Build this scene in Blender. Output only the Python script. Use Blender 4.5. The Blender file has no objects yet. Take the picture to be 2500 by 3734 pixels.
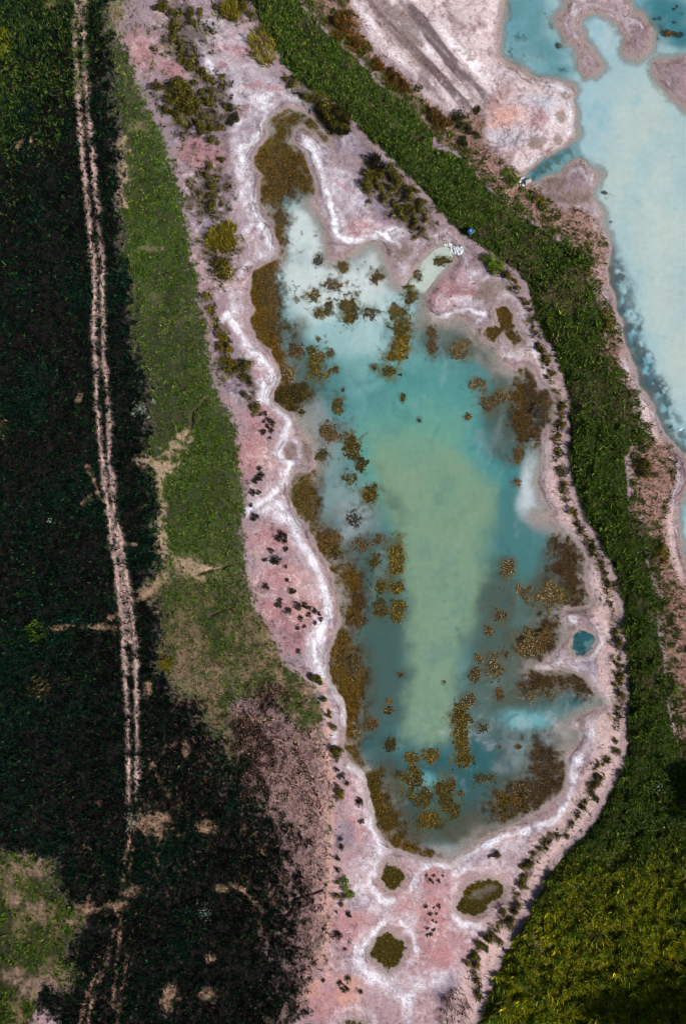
import bpy, math, random
import numpy as np
from mathutils import Vector

# ------------------------------------------------------------------ camera, sky, sun, exposure
SC = bpy.context.scene
CAM_H = 125.0                      # metres above the ponds
MPP = 1 / 20.0                     # metres per survey unit
CX, CY = 1250.0, 1867.0
cam_data = bpy.data.cameras.new('camera')
cam = bpy.data.objects.new('camera', cam_data)
SC.collection.objects.link(cam)
cam.location = (0, 0, CAM_H)
cam_data.sensor_fit = 'VERTICAL'
cam_data.sensor_height = 36.0
cam_data.lens = 36.0 * CAM_H / (3734 * MPP)
cam_data.clip_end = 5000
cam_data.clip_start = 1
SC.camera = cam

SUN_AZ = Vector((0.90, -0.42, 0)).normalized()
SUN_EL = math.radians(38)
sun_dir = Vector((SUN_AZ.x * math.cos(SUN_EL), SUN_AZ.y * math.cos(SUN_EL), math.sin(SUN_EL)))
W = bpy.data.worlds.new('World')
SC.world = W
W.use_nodes = True
nt = W.node_tree
nt.nodes.clear()
sky = nt.nodes.new('ShaderNodeTexSky')
sky.sky_type = 'NISHITA'
sky.sun_disc = False
sky.sun_elevation = SUN_EL
sky.sun_rotation = math.atan2(SUN_AZ.x, SUN_AZ.y)
bg = nt.nodes.new('ShaderNodeBackground')
bg.inputs['Strength'].default_value = 0.055
wo = nt.nodes.new('ShaderNodeOutputWorld')
nt.links.new(sky.outputs[0], bg.inputs[0])
nt.links.new(bg.outputs[0], wo.inputs[0])
sl = bpy.data.lights.new('sun', 'SUN')
sl.energy = 5.0
sl.angle = math.radians(0.5)
sl.color = (1.0, 0.97, 0.93)
sun = bpy.data.objects.new('sun', sl)
SC.collection.objects.link(sun)
sun.rotation_euler = (-sun_dir).to_track_quat('-Z', 'Y').to_euler()
sun.location = (60, -30, 60)
SC.view_settings.view_transform = 'Standard'
SC.view_settings.look = 'None'
SC.view_settings.exposure = 0.30
SC.view_settings.gamma = 1.0
SC.cycles.pixel_filter_type = 'BLACKMAN_HARRIS'
SC.cycles.filter_width = 1.0
SC.cycles.max_bounces = 5
SC.cycles.transparent_max_bounces = 12

rng = np.random.default_rng(11)
random.seed(5)

# ------------------------------------------------------------------ survey helpers
CROP = {k: (x, y) for k, x, y in (('A', 0, 0), ('B', 830, 0), ('C', 1660, 0), ('D', 0, 930), ('E', 830, 930), ('F', 1660, 930),
        ('G', 0, 1860), ('H', 830, 1860), ('I', 1660, 1860), ('J', 0, 2794), ('K', 830, 2794), ('L', 1660, 2794))}
CS = 840 / 1568.0


def c2s(k, x, y):
    if k == 'V':
        return x * 2500 / 1568., y * 2500 / 1568.
    if k == 'S':
        return float(x), float(y)
    ox, oy = CROP[k]
    return ox + x * CS, oy + y * CS


def P(s):
    """'B400,740 690,980 E10,20' -> survey points; a letter sets the map sheet."""
    out, k = [], 'V'
    for t in s.split():
        if t[0].isalpha():
            k, t = t[0], t[1:]
        x, y = t.split(',')
        out.append(c2s(k, float(x), float(y)))
    return np.array(out, np.float64)


def lin(r, g, b):
    c = np.array([r, g, b], np.float64) / 255.
    return np.where(c <= 0.04045, c / 12.92, ((c + 0.055) / 1.055) ** 2.4)


# fine survey grid (0.18 m) with a far skirt
STEP = 3.6
inner_x = np.arange(-420, 2920 + 1, STEP)
inner_y = np.arange(-420, 4154 + 1, STEP)
sk = np.cumsum(STEP * 1.75 ** np.arange(1, 14))
gx = np.concatenate([inner_x[0] - sk[::-1], inner_x, inner_x[-1] + sk])
gy = np.concatenate([inner_y[0] - sk[::-1], inner_y, inner_y[-1] + sk])
NX, NY = len(gx), len(gy)
GX, GY = np.meshgrid(gx, gy)
GX = GX.astype(np.float32)
GY = GY.astype(np.float32)


def ss(a, b, x):
    t = np.clip((x - a) / (b - a), 0, 1)
    return t * t * (3 - 2 * t)


def vnoise(x, y, seed):
    tab = np.random.default_rng(seed).random((256, 256)).astype(np.float32)
    xi = np.floor(x).astype(np.int32)
    yi = np.floor(y).astype(np.int32)
    fx = (x - xi).astype(np.float32)
    fy = (y - yi).astype(np.float32)
    fx = fx * fx * (3 - 2 * fx)
    fy = fy * fy * (3 - 2 * fy)
    x0, x1, y0, y1 = xi & 255, (xi + 1) & 255, yi & 255, (yi + 1) & 255
    a = tab[y0, x0] * (1 - fx) + tab[y0, x1] * fx
    b = tab[y1, x0] * (1 - fx) + tab[y1, x1] * fx
    return a * (1 - fy) + b * fy


def fbm(x, y, size_m, octv, seed, gain=0.55):
    """noise in about -1..1; size_m = feature size in metres, x,y in survey units"""
    s = 1.0 / (size_m / MPP)
    out = np.zeros(np.shape(x), np.float32)
    amp, tot = 1.0, 0.0
    for o in range(octv):
        a = 0.6 + o * 1.1
        u = (x * math.cos(a) - y * math.sin(a)) * s + 17.3 * o
        v = (x * math.sin(a) + y * math.cos(a)) * s + 5.7 * o
        out += amp * (vnoise(u, v, seed * 31 + o) - 0.5)
        tot += amp
        amp *= gain
        s *= 2.03
    return out / tot * 3.0


N03 = fbm(GX, GY, 0.45, 2, 1)
N1 = fbm(GX, GY, 1.2, 3, 2)
N3 = fbm(GX, GY, 3.5, 4, 3)
N8 = fbm(GX, GY, 9, 4, 4)
N8b = fbm(GX, GY, 8, 5, 5)
N25 = fbm(GX, GY, 26, 4, 6)
N3b = fbm(GX, GY, 3.0, 4, 7)
N1b = fbm(GX, GY, 1.0, 3, 8)


def win(x0, y0, x1, y1):
    i0, i1 = np.searchsorted(gx, [x0, x1])
    j0, j1 = np.searchsorted(gy, [y0, y1])
    return slice(max(j0, 0), min(j1 + 1, NY)), slice(max(i0, 0), min(i1 + 1, NX))


def sd_pts(pts, X, Y, closed=True):
    """distance (inside positive for closed) in metres"""
    n = len(pts)
    d2 = np.full(X.shape, 1e12)
    ins = np.zeros(X.shape, bool)
    for i in range(n if closed else n - 1):
        ax, ay = pts[i]
        bx, by = pts[(i + 1) % n]
        dx, dy = bx - ax, by - ay
        L = dx * dx + dy * dy + 1e-9
        t = np.clip(((X - ax) * dx + (Y - ay) * dy) / L, 0, 1)
        np.minimum(d2, (X - ax - t * dx) ** 2 + (Y - ay - t * dy) ** 2, out=d2)
        if closed:
            c = (ay > Y) != (by > Y)
            if dy != 0:
                ins ^= c & (X < (Y - ay) * dx / dy + ax)
    d = np.sqrt(d2) * MPP
    return np.where(ins, d, -d) if closed else d


def interp_sep(A, cx, cy, X1, Y1):
    ix = np.clip(np.searchsorted(cx, X1) - 1, 0, len(cx) - 2)
    iy = np.clip(np.searchsorted(cy, Y1) - 1, 0, len(cy) - 2)
    fx = np.clip((X1 - cx[ix]) / (cx[ix + 1] - cx[ix]), 0, 1)
    fy = np.clip((Y1 - cy[iy]) / (cy[iy + 1] - cy[iy]), 0, 1)
    R = A[iy] * (1 - fy)[:, None] + A[iy + 1] * fy[:, None]
    return (R[:, ix] * (1 - fx) + R[:, ix + 1] * fx).astype(np.float32)


def SDF(s, far=10.0):
    """signed distance field of a traced outline over the whole grid, metres, clipped at -far"""
    pts = P(s) if isinstance(s, str) else s
    m = far / MPP
    sy, sx = win(pts[:, 0].min() - m, pts[:, 1].min() - m, pts[:, 0].max() + m, pts[:, 1].max() + m)
    out = np.full((NY, NX), -far * 1.2, np.float32)
    X1, Y1 = gx[sx], gy[sy]
    if len(X1) < 2 or len(Y1) < 2:
        return out
    st = 8.0 if len(X1) * len(Y1) > 60000 else 4.0
    cx = np.arange(max(X1[0], -460), min(X1[-1], 2960) + st, st)
    cy = np.arange(max(Y1[0], -460), min(Y1[-1], 4190) + st, st)
    XX, YY = np.meshgrid(cx, cy)
    out[sy, sx] = interp_sep(sd_pts(pts, XX, YY), cx, cy, X1, Y1)
    return out


def poly(s, soft=0.6, amp=0.0, nz=None):
    d = SDF(s)
    if nz is not None:
        d = d + nz * amp
    return ss(-soft, soft, d)


def blobs(s, nz=None, amp=0.35, soft=0.45):
    """soft ellipses 'K cx,cy,rx,ry[,rot[,strength]]' -> one mask"""
    out = np.zeros((NY, NX), np.float32)
    k = 'V'
    for t in s.split():
        if t[0].isalpha():
            k, t = t[0], t[1:]
        v = [float(q) for q in t.split(',')] + [0, 1][len(t.split(',')) - 4:]
        f = 2500 / 1568. if k == 'V' else (1.0 if k == 'S' else CS)
        cx, cy = c2s(k, v[0], v[1])
        rx, ry, a, st = v[2] * f, v[3] * f, math.radians(v[4]), v[5]
        R = max(rx, ry) * 1.7 + 10
        w = win(cx - R, cy - R, cx + R, cy + R)
        dx, dy = GX[w] - cx, GY[w] - cy
        u = (dx * math.cos(a) + dy * math.sin(a)) / rx
        q = (-dx * math.sin(a) + dy * math.cos(a)) / ry
        d = 1 - np.sqrt(u * u + q * q)
        if nz is not None:
            d = d + nz[w] * amp
        out[w] = np.maximum(out[w], st * ss(-soft, soft, d))
    return out


def stroke(s, w_m, soft=0.3, nz=None, amp=0.0):
    """soft line of half width w_m; several lines parted by '|'"""
    out = np.zeros((NY, NX), np.float32)
    for part in s.split('|'):
        pts = P(part)
        m = (w_m + soft + 1.5) / MPP
        w = win(pts[:, 0].min() - m, pts[:, 1].min() - m, pts[:, 0].max() + m, pts[:, 1].max() + m)
        if GX[w].size == 0:
            continue
        d = sd_pts(pts, GX[w].astype(np.float64), GY[w].astype(np.float64), False)
        if nz is not None:
            d = d + nz[w] * amp
        out[w] = np.maximum(out[w], 1 - ss(w_m - soft, w_m + soft, d))
    return out


def mix(arr, c, m):
    arr += (np.asarray(c, np.float32) - arr) * m[..., None]


# ------------------------------------------------------------------ traced outlines
POND = ('B400,735 470,738 545,785 645,885 720,990 655,970 570,885 500,845 450,880 430,960 480,1010 520,1040 540,1130 590,1230 595,1330 560,1360 '
        '600,1440 640,1530 670,1640 680,1755 E720,40 800,20 860,-30 900,-60 960,-90 1040,-60 1090,60 1130,160 1170,200 1200,208 1240,150 1290,70 '
        '1330,20 1400,-45 1480,-80 1530,-40 1540,40 1480,110 1440,150 1400,200 1370,230 1335,290 1345,380 1400,440 1500,450 1568,420 '
        'F60,450 120,520 200,600 270,640 300,730 400,780 480,760 530,800 560,880 640,930 680,1030 680,1100 640,1150 590,1200 580,1280 '
        '590,1400 560,1550 600,1680 660,1755 I560,30 640,60 760,170 850,260 890,340 880,400 870,480 900,580 950,620 870,650 750,660 '
        '700,740 750,800 780,850 720,920 650,990 560,1050 520,1080 620,1090 720,1090 800,1110 880,1150 920,1210 960,1270 1010,1300 1000,1340 '
        '900,1370 820,1420 760,1480 840,1500 830,1560 790,1620 740,1670 750,1755 L740,60 740,150 680,220 560,300 440,370 300,430 180,480 80,560 '
        '0,630 K1568,645 1450,630 1330,615 1250,590 1150,560 1060,490 1010,400 1000,300 970,200 950,100 890,0 H880,1755 810,1680 790,1600 800,1500 '
        '810,1400 780,1280 720,1200 690,1100 690,1000 730,870 765,800 765,700 740,600 715,480 690,370 630,300 580,180 540,100 480,50 450,-20 '
        'E410,1620 440,1500 480,1470 560,1480 600,1430 570,1330 540,1260 500,1190 470,1130 430,1080 360,1030 310,1000 320,930 360,840 350,760 290,640 '
        '210,590 160,500 150,420 190,370 150,310 160,200 170,120 240,70 340,30 B345,1740 340,1640 310,1530 250,1450 220,1360 220,1280 240,1190 '
        '190,1130 175,1070 210,1000 270,950 280,900 260,850 320,790')
LAKE = ('C330,-800 330,0 310,150 300,280 290,370 340,420 420,440 480,490 550,530 640,545 740,560 800,580 820,620 795,680 820,740 815,850 820,920 '
        '780,980 700,1030 600,1080 540,1140 460,1190 490,1230 540,1250 620,1210 700,1190 740,1130 830,1080 890,1090 920,1150 980,1190 970,1230 '
        '930,1280 940,1370 1000,1450 1000,1560 1060,1680 1040,1755 F1030,100 1040,200 1080,270 1090,370 1130,450 1140,560 1180,680 1220,760 '
        '1240,880 1300,950 1350,1030 1380,1130 1430,1230 1500,1310 1568,1370 1590,1450 1585,1560 1540,1650 1520,1755 I1515,50 1530,200 1560,330 '
        '1600,420 1800,600 2600,600 C3000,-800')
ISLE1 = ('C760,-60 745,60 690,120 700,200 750,290 805,300 830,360 830,460 870,520 950,510 1000,460 980,400 930,340 880,270 845,190 860,120 940,80 '
         '1030,110 1100,170 1140,250 1140,340 1170,380 1250,400 1310,350 1330,280 1340,190 1280,100 1200,80 1160,-60')
ISLE2 = 'C1700,370 1568,375 1450,405 1340,420 1350,500 1390,590 1460,660 1530,710 1568,740 1700,800'
LINK = 'C1110,350 1060,380 1000,420 1010,380 1080,330'
POOLS = [
    ('K1070,665 1130,655 1190,690 1210,760 1180,830 1110,855 1060,820 1030,760', 'dark olive pool'),
    ('K1090,1115 1140,1150 1190,1180 1210,1230 1170,1330 1090,1400 1030,1350 965,1290 985,1210 1040,1150', 'dark olive pool'),
    ('L70,810 140,770 230,760 300,790 350,840 300,890 250,930 190,1000 130,1025 60,1010 0,985 20,900', 'dark olive pool'),
    ('I805,815 870,800 945,840 950,890 925,950 880,990 820,995 780,950 780,870', 'teal pool'),
    ('F290,360 340,345 400,400 410,500 450,580 400,610 330,530 260,590 200,550 230,490 300,490 270,410', 'brown pool'),
    ('K800,1740 860,1715 930,1745 930,1830 800,1830', 'brown pool'),
]
FIELD_EDGE = ('A850,-800 860,0 830,150 800,230 900,400 910,520 940,620 1010,730 1060,860 1120,950 1160,1060 1200,1200 1230,1350 1270,1500 1290,1620 '
              '1300,1755 D1330,100 1360,170 1360,330 1420,520 1425,700 1450,830 1500,960 1568,1090 E30,1130 60,1200 80,1330 60,1420 110,1560 110,1700 '
              'H110,150 125,330 100,400 150,560 190,680 290,830 330,930 400,1050 430,1110 570,1170 620,1280 640,1400 640,1480 ')
FIELD = FIELD_EDGE + 'K690,0 680,200 690,400 680,600 690,800 660,1000 650,1200 640,1340 560,1440 500,1600 450,1755 400,2600 A-1200,6000 -1200,-800'
DARK = ('A480,-800 720,0 740,300 760,700 800,900 790,1400 830,1500 D840,0 880,180 890,300 900,550 950,700 1000,900 1020,1200 950,1370 1010,1500 1050,1600 '
        '1050,1755 G1040,0 1050,150 1070,260 1060,400 1000,540 940,610 1080,620 1090,720 1080,800 1085,900 1090,1080 1150,1180 1220,1270 1330,1330 '
        '1400,1450 1460,1550 1540,1755 K80,0 130,150 250,350 380,480 410,700 440,900 450,1100 430,1300 390,1500 380,1640 300,1755 300,2600 '
        'A-1200,6000 -1200,-800')
MEADOW = ('J-1200,560 0,580 150,600 400,630 390,700 390,850 540,980 570,1060 500,1130 470,1200 470,1330 520,1400 500,1500 430,1560 300,1500 '
          '250,1620 220,1755 150,2600 -1200,2600')
STUBBLE = 'H0,1300 250,1250 500,1480 640,1480 K690,0 680,200 690,400 680,600 690,800 660,1000 650,1200 640,1340 560,1440 500,1600 400,1755 80,1600 80,0'
DIKE_L = ('B100,-800 150,0 210,110 250,230 320,300 380,440 460,540 590,630 720,700 850,820 960,940 1050,1020 1180,1150 1290,1260 1380,1360 1470,1470 '
          '1568,1570 C80,1610 180,1670 280,1755 F390,90 460,150 500,260 530,370 560,470 600,560 680,640 710,780 750,900 775,1000 775,1200 775,1400 '
          '800,1570 870,1740 I950,160 1020,280 1070,400 1110,520 1140,640 1145,800 1160,950 1175,1100 1175,1300 1165,1500 1150,1755 L1040,200 960,350 '
          '880,470 800,550 700,640 630,760 570,880 500,1000 430,1130 350,1260 290,1400 230,1550 180,1700 80,1900 -100,2600 ')
DIKE = DIKE_L + ('4000,2600 4000,0 I1800,1900 1620,1800 1520,1650 1480,1500 1450,1350 1430,1200 1420,1050 1390,900 1380,750 1370,600 1330,450 1290,330 1300,220 1330,130 '
                 '1250,60 F1180,1755 1170,1500 1150,1400 1200,1300 1270,1230 1210,1050 1220,960 1130,850 1050,780 960,640 990,590 1040,500 980,350 920,200 '
                 '880,150 840,60 C880,1755 700,1640 560,1540 450,1480 330,1380 200,1250 130,1170 60,1100 0,1040 B1480,1040 1400,1000 1400,930 '
                 '1380,860 1300,800 1200,720 1100,620 1000,560 950,470 800,330 700,250 600,150 480,0 300,-800')
BEACH = ('B850,-800 820,0 900,150 960,280 1080,400 1250,520 1330,640 1450,740 1568,790 C150,720 210,800 180,950 300,1050 350,1100 430,1190 600,1080 '
         '820,920 820,600 700,545 480,490 290,370 300,150 330,0 330,-800')

sd_pond = SDF(POND, 14)
sd_lake = SDF(LAKE, 14)
sd_isle = np.maximum(SDF(ISLE1), SDF(ISLE2))
sd_isle = np.minimum(sd_isle, -SDF(LINK))
sd_lake = np.minimum(sd_lake, -sd_isle)
wob = 0.18 * N1 + 0.12 * N3 + 0.10 * N03
sd_pond = sd_pond + wob
sd_lake = sd_lake + wob
sd_pool = np.full((NY, NX), -12, np.float32)
pool_sds = []
for s, _ in POOLS:
    d = SDF(s) + 0.38 * N1 + 0.25 * N03 + 0.35 * N3
    pool_sds.append(d)
    sd_pool = np.maximum(sd_pool, d)
sd_dike = SDF(DIKE, 6) + 0.15 * N03 + 0.2 * N1
sd_field = SDF(FIELD, 6) + 0.25 * N03 + 0.4 * N1 + 0.3 * N3
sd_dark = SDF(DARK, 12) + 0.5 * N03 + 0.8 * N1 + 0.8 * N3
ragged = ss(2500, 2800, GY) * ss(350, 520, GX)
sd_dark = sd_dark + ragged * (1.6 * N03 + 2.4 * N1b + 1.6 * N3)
sd_meadow = SDF(MEADOW, 6) + 0.5 * N1 + 0.6 * N3 + 0.3 * N03
sd_beach = SDF(BEACH, 10) + 0.9 * N3 + 0.4 * N1
sd_water = np.maximum(np.maximum(sd_pond, sd_lake), sd_pool)

# ------------------------------------------------------------------ ground colour (albedo, with gully shade painted in)
COL = np.empty((NY, NX, 3), np.float32)
COL[:] = lin(165, 138, 141)
mix(COL, lin(150, 134, 143), ss(-0.1, 0.9, N8))
mix(COL, lin(190, 156, 150), ss(0.1, 1.0, N8b) * 0.8)
mix(COL, lin(176, 130, 130), ss(0.2, 1.0, N25) * 0.4)
mix(COL, lin(150, 136, 143), (1 - ss(900, 1700, GY + 200 * N25)) * 0.5)
eastg = ss(1500, 1800, GX + 150 * N25) * (1 - ss(2900, 3300, GY))
mix(COL, lin(140, 119, 119), eastg * (0.45 + 0.2 * N3))
mix(COL, lin(134, 116, 120), (1 - ss(2300, 3000, GY + 150 * N25)) * (0.34 + 0.25 * N3 + 0.15 * N1b))
# reddish flats
red = blobs('H300,200,160,90 450,700,220,140 350,450,160,110 450,900,130,90 K830,1090,130,150 700,1600,180,130 1380,760,90,70 1390,1040,100,150 '
            '1180,970,60,40 1480,1300,120,90 860,170,60,130 870,420,60,100 F60,200,90,90 E1480,260,110,120 150,1350,110,150 250,760,70,110 230,1120,110,90 B960,1560,150,90 '
            'A1350,1050,160,110 1180,470,120,60,40 970,340,120,120', N3, 0.35)
mix(COL, lin(176, 126, 126), red * 0.55)
lav = blobs('A1350,380,120,90 1250,860,120,60 1400,1500,110,80 1130,720,60,90 E60,900,70,110 20,700,60,160 K880,930,90,60 800,470,70,90 L-60,1530,90,120 B900,1000,180,70,30 700,940,120,60,40 1050,1400,200,110 '
            'I1000,900,60,120 930,1050,130,80 G1190,930,55,60 1210,1030,60,50,40', N3, 0.3)
mix(COL, lin(136, 122, 134), lav * 0.7)
# pale beach by the lake with tyre sweeps
beach = ss(-0.8, 0.9, sd_beach)
mix(COL, lin(198, 178, 178), beach * 0.95)
u = (GX * 0.66 + GY * 0.75)
v = (-GX * 0.75 + GY * 0.66)
streak = fbm(u * 0.09, v * 1.0, 1.6, 3, 21) + 0.4 * N3
strz = blobs('B1250,180,620,230,46 1500,450,420,200,46 C0,520,300,160,46', None) * beach
mix(COL, lin(116, 100, 102), strz * ss(-0.15, 0.5, streak) * 0.95)
mix(COL, lin(228, 216, 220), strz * ss(0.2, 0.9, -streak) * 0.7)
mix(COL, lin(112, 94, 88), (stroke('B940,-20 1040,110 1120,220 1240,340 1370,470', 0.8, 0.9, N1, 0.4) * 0.8))
mix(COL, lin(120, 102, 98), blobs('B1170,110,150,60,40 1230,210,110,70,50 1080,40,90,50,40', N1, 0.4) * 0.75)
mix(COL, lin(206, 152, 138), blobs('C400,760,150,120 330,840,110,70 B860,300,110,60,50 760,260,90,50', N3, 0.3) * 0.6)
mix(COL, lin(178, 176, 186), blobs('C330,930,130,70 560,690,200,70', N3, 0.4) * 0.6)

# salt crust round the waters
n_band = 0.55 * N3 + 0.35 * N1 + 0.5 * N8
dd = -sd_pond + n_band * 0.45
west = 1 - ss(1420, 1560, GX)
salt_w = (0.35 + 0.65 * west)


def rim_line(d, c, w):
    return np.exp(-((d - c - 0.7 * N8 - 0.25 * N3) / (w * (1 + 0.45 * N3b))) ** 2) * ss(-0.9, 0.3, N8b + 0.5 * N3)


ring = 0.6 * ss(-0.5, 0.6, N3b + 0.5 * N1) * ss(1.0, 1.6, dd) * (1 - ss(2.2 + 1.0 * west, 4.0 + 1.8 * west, dd + 0.4 * N3)) * salt_w
ring = np.maximum(ring, rim_line(dd, 1.9, 0.65) * (0.55 + 0.45 * west))
dl = -sd_lake + n_band * 0.4
ring = np.maximum(ring, ss(0.9, 1.4, dl) * (1 - ss(1.6, 3.2, dl)) * 0.45 * ss(-0.6, 0.6, N8b))
ring = np.maximum(ring, rim_line(dl, 1.5, 0.45) * 0.8)
dp = -sd_pool + n_band * 0.3
ring = np.maximum(ring, rim_line(dp, 2.1, 0.7) * 0.95)
salt = blobs('A1460,230,150,120 1520,420,110,90 B60,280,90,130 150,480,120,160 220,620,150,140 250,720,100,60 90,620,80,120 60,800,50,100 90,1010,60,110 '
             '120,1150,50,120 110,1420,90,120 170,1560,90,90 250,1680,70,100 620,1060,110,90,40 720,1230,110,200,-30 850,1340,100,120 760,1500,50,100 '
             '820,1620,120,45,20 1050,1600,200,45,-8 1060,1120,60,70 E1190,130,50,70 60,400,90,50,50 150,610,110,50,45 290,790,60,110,-20 250,950,50,90 '
             '380,1080,100,50,40 390,1230,60,80 345,1340,35,70 400,1480,50,90 270,1680,120,70 320,1720,120,60 H370,20,70,70 460,150,45,110 510,270,40,80 580,380,60,90,-30 620,520,70,110 '
             '680,650,40,110 640,820,70,90 600,950,70,110 640,1090,60,70,40 730,1230,30,110,-35 790,1370,25,120 K850,20,60,40,30 960,130,22,130,-12 985,330,25,120 1030,560,40,100 '
             '920,700,110,80 930,840,90,80 1050,960,160,80 1230,1090,80,130 930,1200,50,120 890,1330,45,120 1010,1450,100,70 1130,1530,170,80 '
             '1330,1440,200,90 1230,1630,50,120 1280,850,50,110 1420,660,150,25 1540,900,35,150 1540,1080,50,60 800,1720,60,25 L380,560,110,70 230,530,120,35,-20 '
             '130,630,140,60 340,690,100,60 0,730,50,130 120,1110,150,45 20,1350,60,140 790,130,50,110 740,260,80,60 560,410,120,35,-20 F150,170,130,60 60,320,130,40 '
             '330,240,70,60 520,590,40,90 380,660,130,40 620,1480,30,220 620,1680,45,80 I760,120,90,40,50 800,770,50,25 980,740,70,35 1000,860,40,80 700,970,60,30 740,1060,140,25,25 '
             '950,1190,30,80,-30 1020,1290,60,40 900,1470,150,80 980,1560,80,100 800,1700,70,50 950,470,50,90 C900,1390,150,25 960,1480,40,90 1000,1600,40,60 560,830,150,90 '
             'F980,140,40,120 1010,330,25,90 1110,500,30,110 1180,800,40,120,-20 1260,990,40,130 1310,1150,50,100', n_band, 0.45, 0.5)
salt = np.maximum(salt, ring)
SALTLINE = ('E-60,470 0,400 130,600 280,760 335,850 250,950 285,1010 430,1120 385,1230 340,1350 425,1425 395,1550 240,1680 120,1750|H330,20 440,80 485,200 560,320 625,450 682,600 690,720 640,800 600,900 590,1000 640,1100 720,1230 790,1350 790,1450|'
            'K830,0 930,90 960,200 990,300 980,420 1035,520 1045,600 1000,690 960,800 1040,920 1130,920|K1240,850 1280,740 1380,670 1568,668|L0,655 150,570 300,485 500,425 680,370 765,250 800,120 770,0|B250,720 250,830 160,980 90,1010 110,1150 150,1260 170,1400 240,1560 300,1690|'
            'K1060,1060 1000,1130 920,1220 900,1320 960,1430|K1180,1060 1260,1150 1280,1260|L-20,1010 40,1080 160,1090|L0,730 60,700|I560,1068 660,1085 800,1125 890,1190 950,1275 1030,1300|I770,730 810,760|I960,810 1000,900 930,1000 830,1020|'
            'E1375,400 1440,425 1520,405 1568,380|F0,385 90,365 190,400|F520,620 590,760 640,880|B520,960 620,1100 660,1260 720,1460 740,1600 860,1650 1060,1590 1160,1680|C620,570 720,590 780,660 790,760 790,900 700,1000 500,1130|C890,1110 930,1180 920,1260')
saltline = stroke(SALTLINE, 0.45, 0.4, N1 + 0.8 * N3, 0.3) * (0.8 + 0.3 * N3b)
salt = np.clip(np.maximum(salt * 0.78, saltline) * (0.62 + 0.42 * N3 + 0.34 * N1b + 0.22 * N8), 0, 1)
mottle = ss(0.0, 0.9, 0.65 * N3 + 0.55 * N1b + 0.2 * N8) * (1 - salt)
mix(COL, lin(132, 104, 108), mottle * 0.42)
mix(COL, lin(198, 164, 156), ss(0.2, 1.0, -0.6 * N3 - 0.5 * N1b + 0.3 * N8b) * (1 - salt) * 0.4)
mix(COL, lin(206, 192, 198), salt * 0.95)
mix(COL, lin(232, 226, 232), np.clip(salt * salt * ss(-0.2, 0.7, N3b + 0.4 * N1b) * 0.75 + saltline * 0.6, 0, 0.95))
mix(COL, lin(158, 138, 148), salt * ss(0.3, 0.9, -N1b - 0.3 * N3b + 0.2 * N03) * 0.6)
mix(COL, lin(196, 150, 152), salt * ss(0.35, 1.0, N8b) * 0.6)
mix(COL, lin(160, 88, 92), blobs('A1535,330,35,25 1500,440,35,20 B100,350,70,40 60,330,40,40 180,580,60,30 120,730,30,20 70,780,50,30 300,600,50,20 780,1270,60,14,40 C560,820,60,70', N1b, 0.7) * 0.45)
# wet margins and strand lines
for dq, k in ((dd, 0.9), (dl, 0.9), (dp, 0.9)):
    wet = (1 - ss(0.5, 1.3, dq)) * ss(-1.5, -0.2, dq)
    mix(COL, lin(150, 132, 126), wet * (0.62 + 0.3 * N3))
    for a, wd, q in ((1.15, 0.22, 0.75), (1.75, 0.14, 0.4), (0.45, 0.15, 0.4)):
        line = np.exp(-((dq - a + 0.15 * N1 + 0.45 * N8b + 0.2 * N3) / (wd * (1 + 0.5 * N3b))) ** 2)
        mix(COL, lin(96, 80, 80), np.clip(line * q * k * 1.0 * ss(-0.3, 0.9, N8 + 0.6 * N1b + 0.35 * N3), 0, 1))
STRAND = ('I1020,710 900,730 820,690 760,710 760,780 800,810|I790,850 740,910 690,970 655,1040 720,1080 800,1100 870,1140 930,1220 1000,1300|I960,1360 860,1400 830,1430|I840,1490 885,1540 850,1610 800,1660 750,1755|'
          'I790,930 800,990 860,1000 930,970 975,890 950,800 900,750|E1350,290 1370,370 1420,405 1500,390 1568,365|F0,365 80,350 160,370|F460,580 490,640 540,740 580,850 650,920|F560,1380 570,1560 640,1720|'
          'I600,60 720,130 820,260|E380,1270 330,1340 345,1395 420,1385 490,1390 510,1420 440,1440 430,1490|H460,40 530,130 560,240 650,350 700,480 740,600 745,720 700,850 650,960 640,1030|'
          'E190,560 300,680 350,780 330,880 280,960 330,1020 430,1090 470,1180|B150,1060 165,1140 210,1250 200,1350 240,1450 310,1540|B560,1040 580,1130 620,1240 640,1360 700,1480|B660,1650 720,1660 900,1670 1000,1640 1100,1740|'
          'C900,1300 850,1390 760,1380 700,1340|C620,1340 690,1330 720,1240|C800,600 830,700 815,830 820,920 740,1010 640,1060')
strand = stroke(STRAND, 0.18, 0.28, N1 + 0.5 * N3, 0.22)
mix(COL, lin(100, 82, 84), strand * 0.62 * (0.7 + 0.3 * N1b))
open_land = (1 - ss(-1.5, 0.0, sd_field)) * (1 - ss(-1.5, 0.0, sd_dike)) * ss(0.2, 0.8, -sd_water)
va = fbm(GX + 14 * N1, GY + 14 * N1b, 3.2, 3, 71)
vb = fbm(GX + 14 * N1b, GY + 14 * N1, 1.8, 3, 72)
mix(COL, lin(104, 82, 86), np.exp(-(va / 0.07) ** 2) * open_land * ss(-0.5, 0.5, N8) * 0.5)
mix(COL, lin(214, 200, 204), np.exp(-(vb / 0.09) ** 2) * open_land * ss(-0.5, 0.7, N8b) * 0.5)
mix(COL, lin(112, 90, 92), ss(0.25, 0.9, fbm(GX, GY, 0.8, 3, 73)) * open_land * (1 - 0.6 * salt) * 0.40)
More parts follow.
